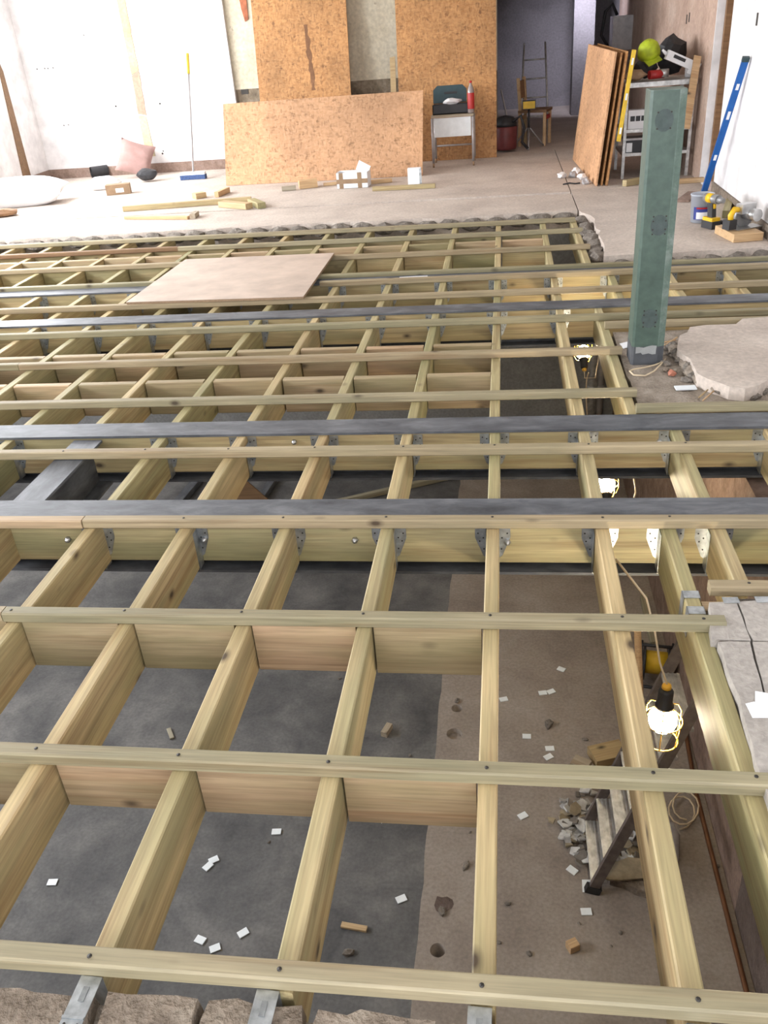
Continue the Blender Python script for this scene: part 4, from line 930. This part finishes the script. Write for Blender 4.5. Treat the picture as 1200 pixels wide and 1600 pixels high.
t = empty('red_grinder', on(0, -.02, .10, ZT+.055), (0, 0, .3), 'red power tool lying at the front of the bench top', 'tool')
ob('body', MB().cyl((-.1, 0, 0), (.06, 0, 0), .042, n=12), 'red', t); ob('head', MB().cyl((.06, 0, -.03), (.06, 0, .045), .05, n=14), 'bolt', t)
ob('flask', MB().lathe([(.03, 0), (.035, .01), (.035, .12), (.015, .16), (.012, .2)], n=14), 'bolt', None, on(0, -.29, .22, ZT), label='small metal flask on the bench top', cat='flask')
ob('paper_bag', lump(.085, (1.3, .8, .7), 88, 2, .2), 'card', None, on(0, -.25, .09, ZT+.062), (0, 0, 0), 'brown crumpled paper bag at the bench edge', 'bag')
ob('mug', MB().lathe([(.03, 0), (.04, .005), (.042, .11), (.036, .11), (.034, .01), (0, .01)], n=14), 'sheet', None, on(0, .31, .26, ZT), label='pale mug near the leaning plank on the bench', cat='mug')
leaning('leaning_plank', [onY(1066, 200, 9.86), onY(1078, 202, 9.86), onY(1096, 88, 9.93), onY(1085, 86, 9.93)], .02, 'pine', 'pale plank leaning up past the corner of the workbench', 'plank')

# blue level
M['blue'] = flat('blue_anodised', (0.01, 0.115, 0.42), .35, .2, .08)
A = F(1097, 309); Bp = onX(1166, 90, XR-.04)
d = Bp-A; t = empty('blue_level', A, (0, 0, 0), 'long bright blue spirit level leaning on the white wall', 'spirit level')
zv = d.normalized(); yv = Vector((1, 0, 0)); yv = (yv-zv*yv.dot(zv)).normalized(); xv = yv.cross(zv)
t.rotation_euler = Matrix((yv, zv.cross(yv), zv)).transposed().to_euler()
L_ = d.length
ob('body', MB().b2((-.026, -.014, .004), (.026, .014, L_)), 'blue', t)
for z0, z1 in ((.38, .43), (.75, .82), (1.0, 1.05)):
    if z1 < L_: ob('vial', MB().b2((-.012, -.0165, L_*z0/1.25), (.012, -.0135, L_*z1/1.25)), 'sheet', t)
ob('end_cap', MB().b2((-.028, -.016, L_-.03), (.028, .016, L_+.005)), 'teal', t)

# tools on the side slab
bk = F(1096, 349)
t = empty('paint_tub', bk+Vector((0, .07, 0)), (0, 0, .1), 'translucent plastic tub with a blue and white label beside the drill', 'tub')
mtb, nt, b = newmat('translucent_tub'); b.inputs['Base Color'].default_value = (.62, .66, .74, 1); b.inputs['Roughness'].default_value = .35; b.inputs['Transmission Weight'].default_value = .35; M['tub'] = mtb
ob('tub', MB().lathe([(.076, .002), (.09, .215), (.095, .215), (.095, .225), (.087, .225), (.074, .008), (0, .008)], n=26), 'tub', t)
M['label_blue'] = flat('blue_label', (0.03, 0.05, 0.26), .5)
def arcband(r0, r1, z0, z1, a0, a1, n=10):
    mb = MB(); vs = []
    for i in range(n+1):
        a = a0+(a1-a0)*i/n; vs += [(r0*math.cos(a), r0*math.sin(a), z0), (r1*math.cos(a), r1*math.sin(a), z1)]
    return mb.add(vs, [(2*i, 2*i+2, 2*i+3, 2*i+1) for i in range(n)], True)
l_ = ob('label', arcband(.081, .087, .03, .13, -2.6, -.5), 'label_blue', t)
ob('label_panel', arcband(.0815, .0855, .035, .09, -2.3, -1.1), 'sheet', l_)
ob('label_stripe', arcband(.087, .0885, .115, .128, -2.3, -.9), 'red', l_)
dp = F(1112, 358)
M['tool_grey'] = flat('tool_grey', (0.30, 0.30, 0.30), .4, .4)
M['tool_yellow'] = flat('tool_yellow', (0.80, 0.47, 0.01), .45)
t = empty('cordless_drill', dp+Vector((0, .05, 0)), (0, 0, -1.1), 'yellow and black cordless drill standing on its battery', 'drill')
ob('battery', MB().box((.0, 0, .03), (.13, .085, .058)), 'reel_black', t)
ob('battery_cap', MB().box((0, 0, .072), (.115, .08, .026)), 'tool_yellow', t)
ob('handle', MB().prism([(-.028, .085), (.028, .085), (.012, .2), (-.045, .2)], -.02, .02, 'XZ'), 'reel_black', t)
ob('trigger', MB().box((.018, 0, .17), (.02, .018, .035)), 'tool_yellow', t)
ob('motor', MB().cyl((-.09, 0, .225), (.06, 0, .225), .036, n=16), 'tool_grey', t)
ob('chuck', MB().cyl((.06, 0, .225), (.12, 0, .225), .028, .018, 14), 'tool_grey', t)
ob('plate', MB().cyl((-.06, 0, .225), (0, 0, .225), .0375, n=16), 'tool_yellow', t)
# wood block with the saw on it
A, B = F(1161, 380), F(1183, 376)
wb = lay((1140, 381), (1186, 377), .36, .06, 'pine', 'thick pale timber block under the trim saw', name='timber_block', cat='timber')
wb.location = (wb.location.x, wb.location.y+.02, wb.location.z)
sp_ = pt(1166, 356, ZS+.065)
t = empty('trim_saw', (sp_.x, sp_.y+.02, ZS+.064), (0, 0, .5), 'yellow and silver trim saw resting on the timber block', 'saw')
ob('shoe', MB().box((0, 0, .004), (.24, .12, .006)), 'bolt', t)
ob('guard', MB().cyl((.0, .02, .085), (.0, .055, .085), .085, n=24), 'tool_grey', t)
ob('blade', MB().cyl((0, .06, .07), (0, .062, .07), .068, n=28), 'bolt', t)
ob('motor', MB().cyl((.0, .02, .105), (.0, -.11, .105), .045, n=16), 'bolt', t)
ob('body', MB().box((-.03, -.01, .15), (.13, .07, .07)), 'bolt', t)
ob('handle', MB().tube([(-.07, 0, .14), (-.13, 0, .15), (-.16, 0, .11), (-.15, 0, .05)], .022, 8), 'tool_yellow', t)
ob('battery', MB().box((-.16, 0, .045), (.07, .075, .07)), 'reel_black', t)
t = empty('black_torch', F(1128, 352)+Vector((-.02, .04, .02)), (0, 0, -.9), 'black torch lying between the drill and the saw', 'torch')
ob('barrel', MB().cyl((-.08, 0, 0), (.06, 0, 0), .016, n=12), 'reel_black', t); ob('head', MB().cyl((.06, 0, 0), (.1, 0, 0), .018, .024, 12), 'reel_black', t)
lay((1068, 318), (1086, 304), .12, .02, 'pink_wall', 'flat pinkish board lying before the blue level', name='flat_board', cat='board')
lay((1135, 342), (1142, 315), .06, .06, 'treated', 'greenish timber length along the foot of the white wall')
lay((1152, 340), (1158, 326), .05, .05, 'treated', 'second greenish timber beside the saw and the white wall')
A, B = pt(608+10, 430, BH), pt(667, 430, BH)
ob('pale_slip', MB().box((0, 0, .003), (.21, .02, .006)), 'sheet', None, (onY(646, 430, 6.37).x, 6.37, .014), (0, 0, .02), 'thin pale slip of wood lying on the fourth steel beam', 'slip')
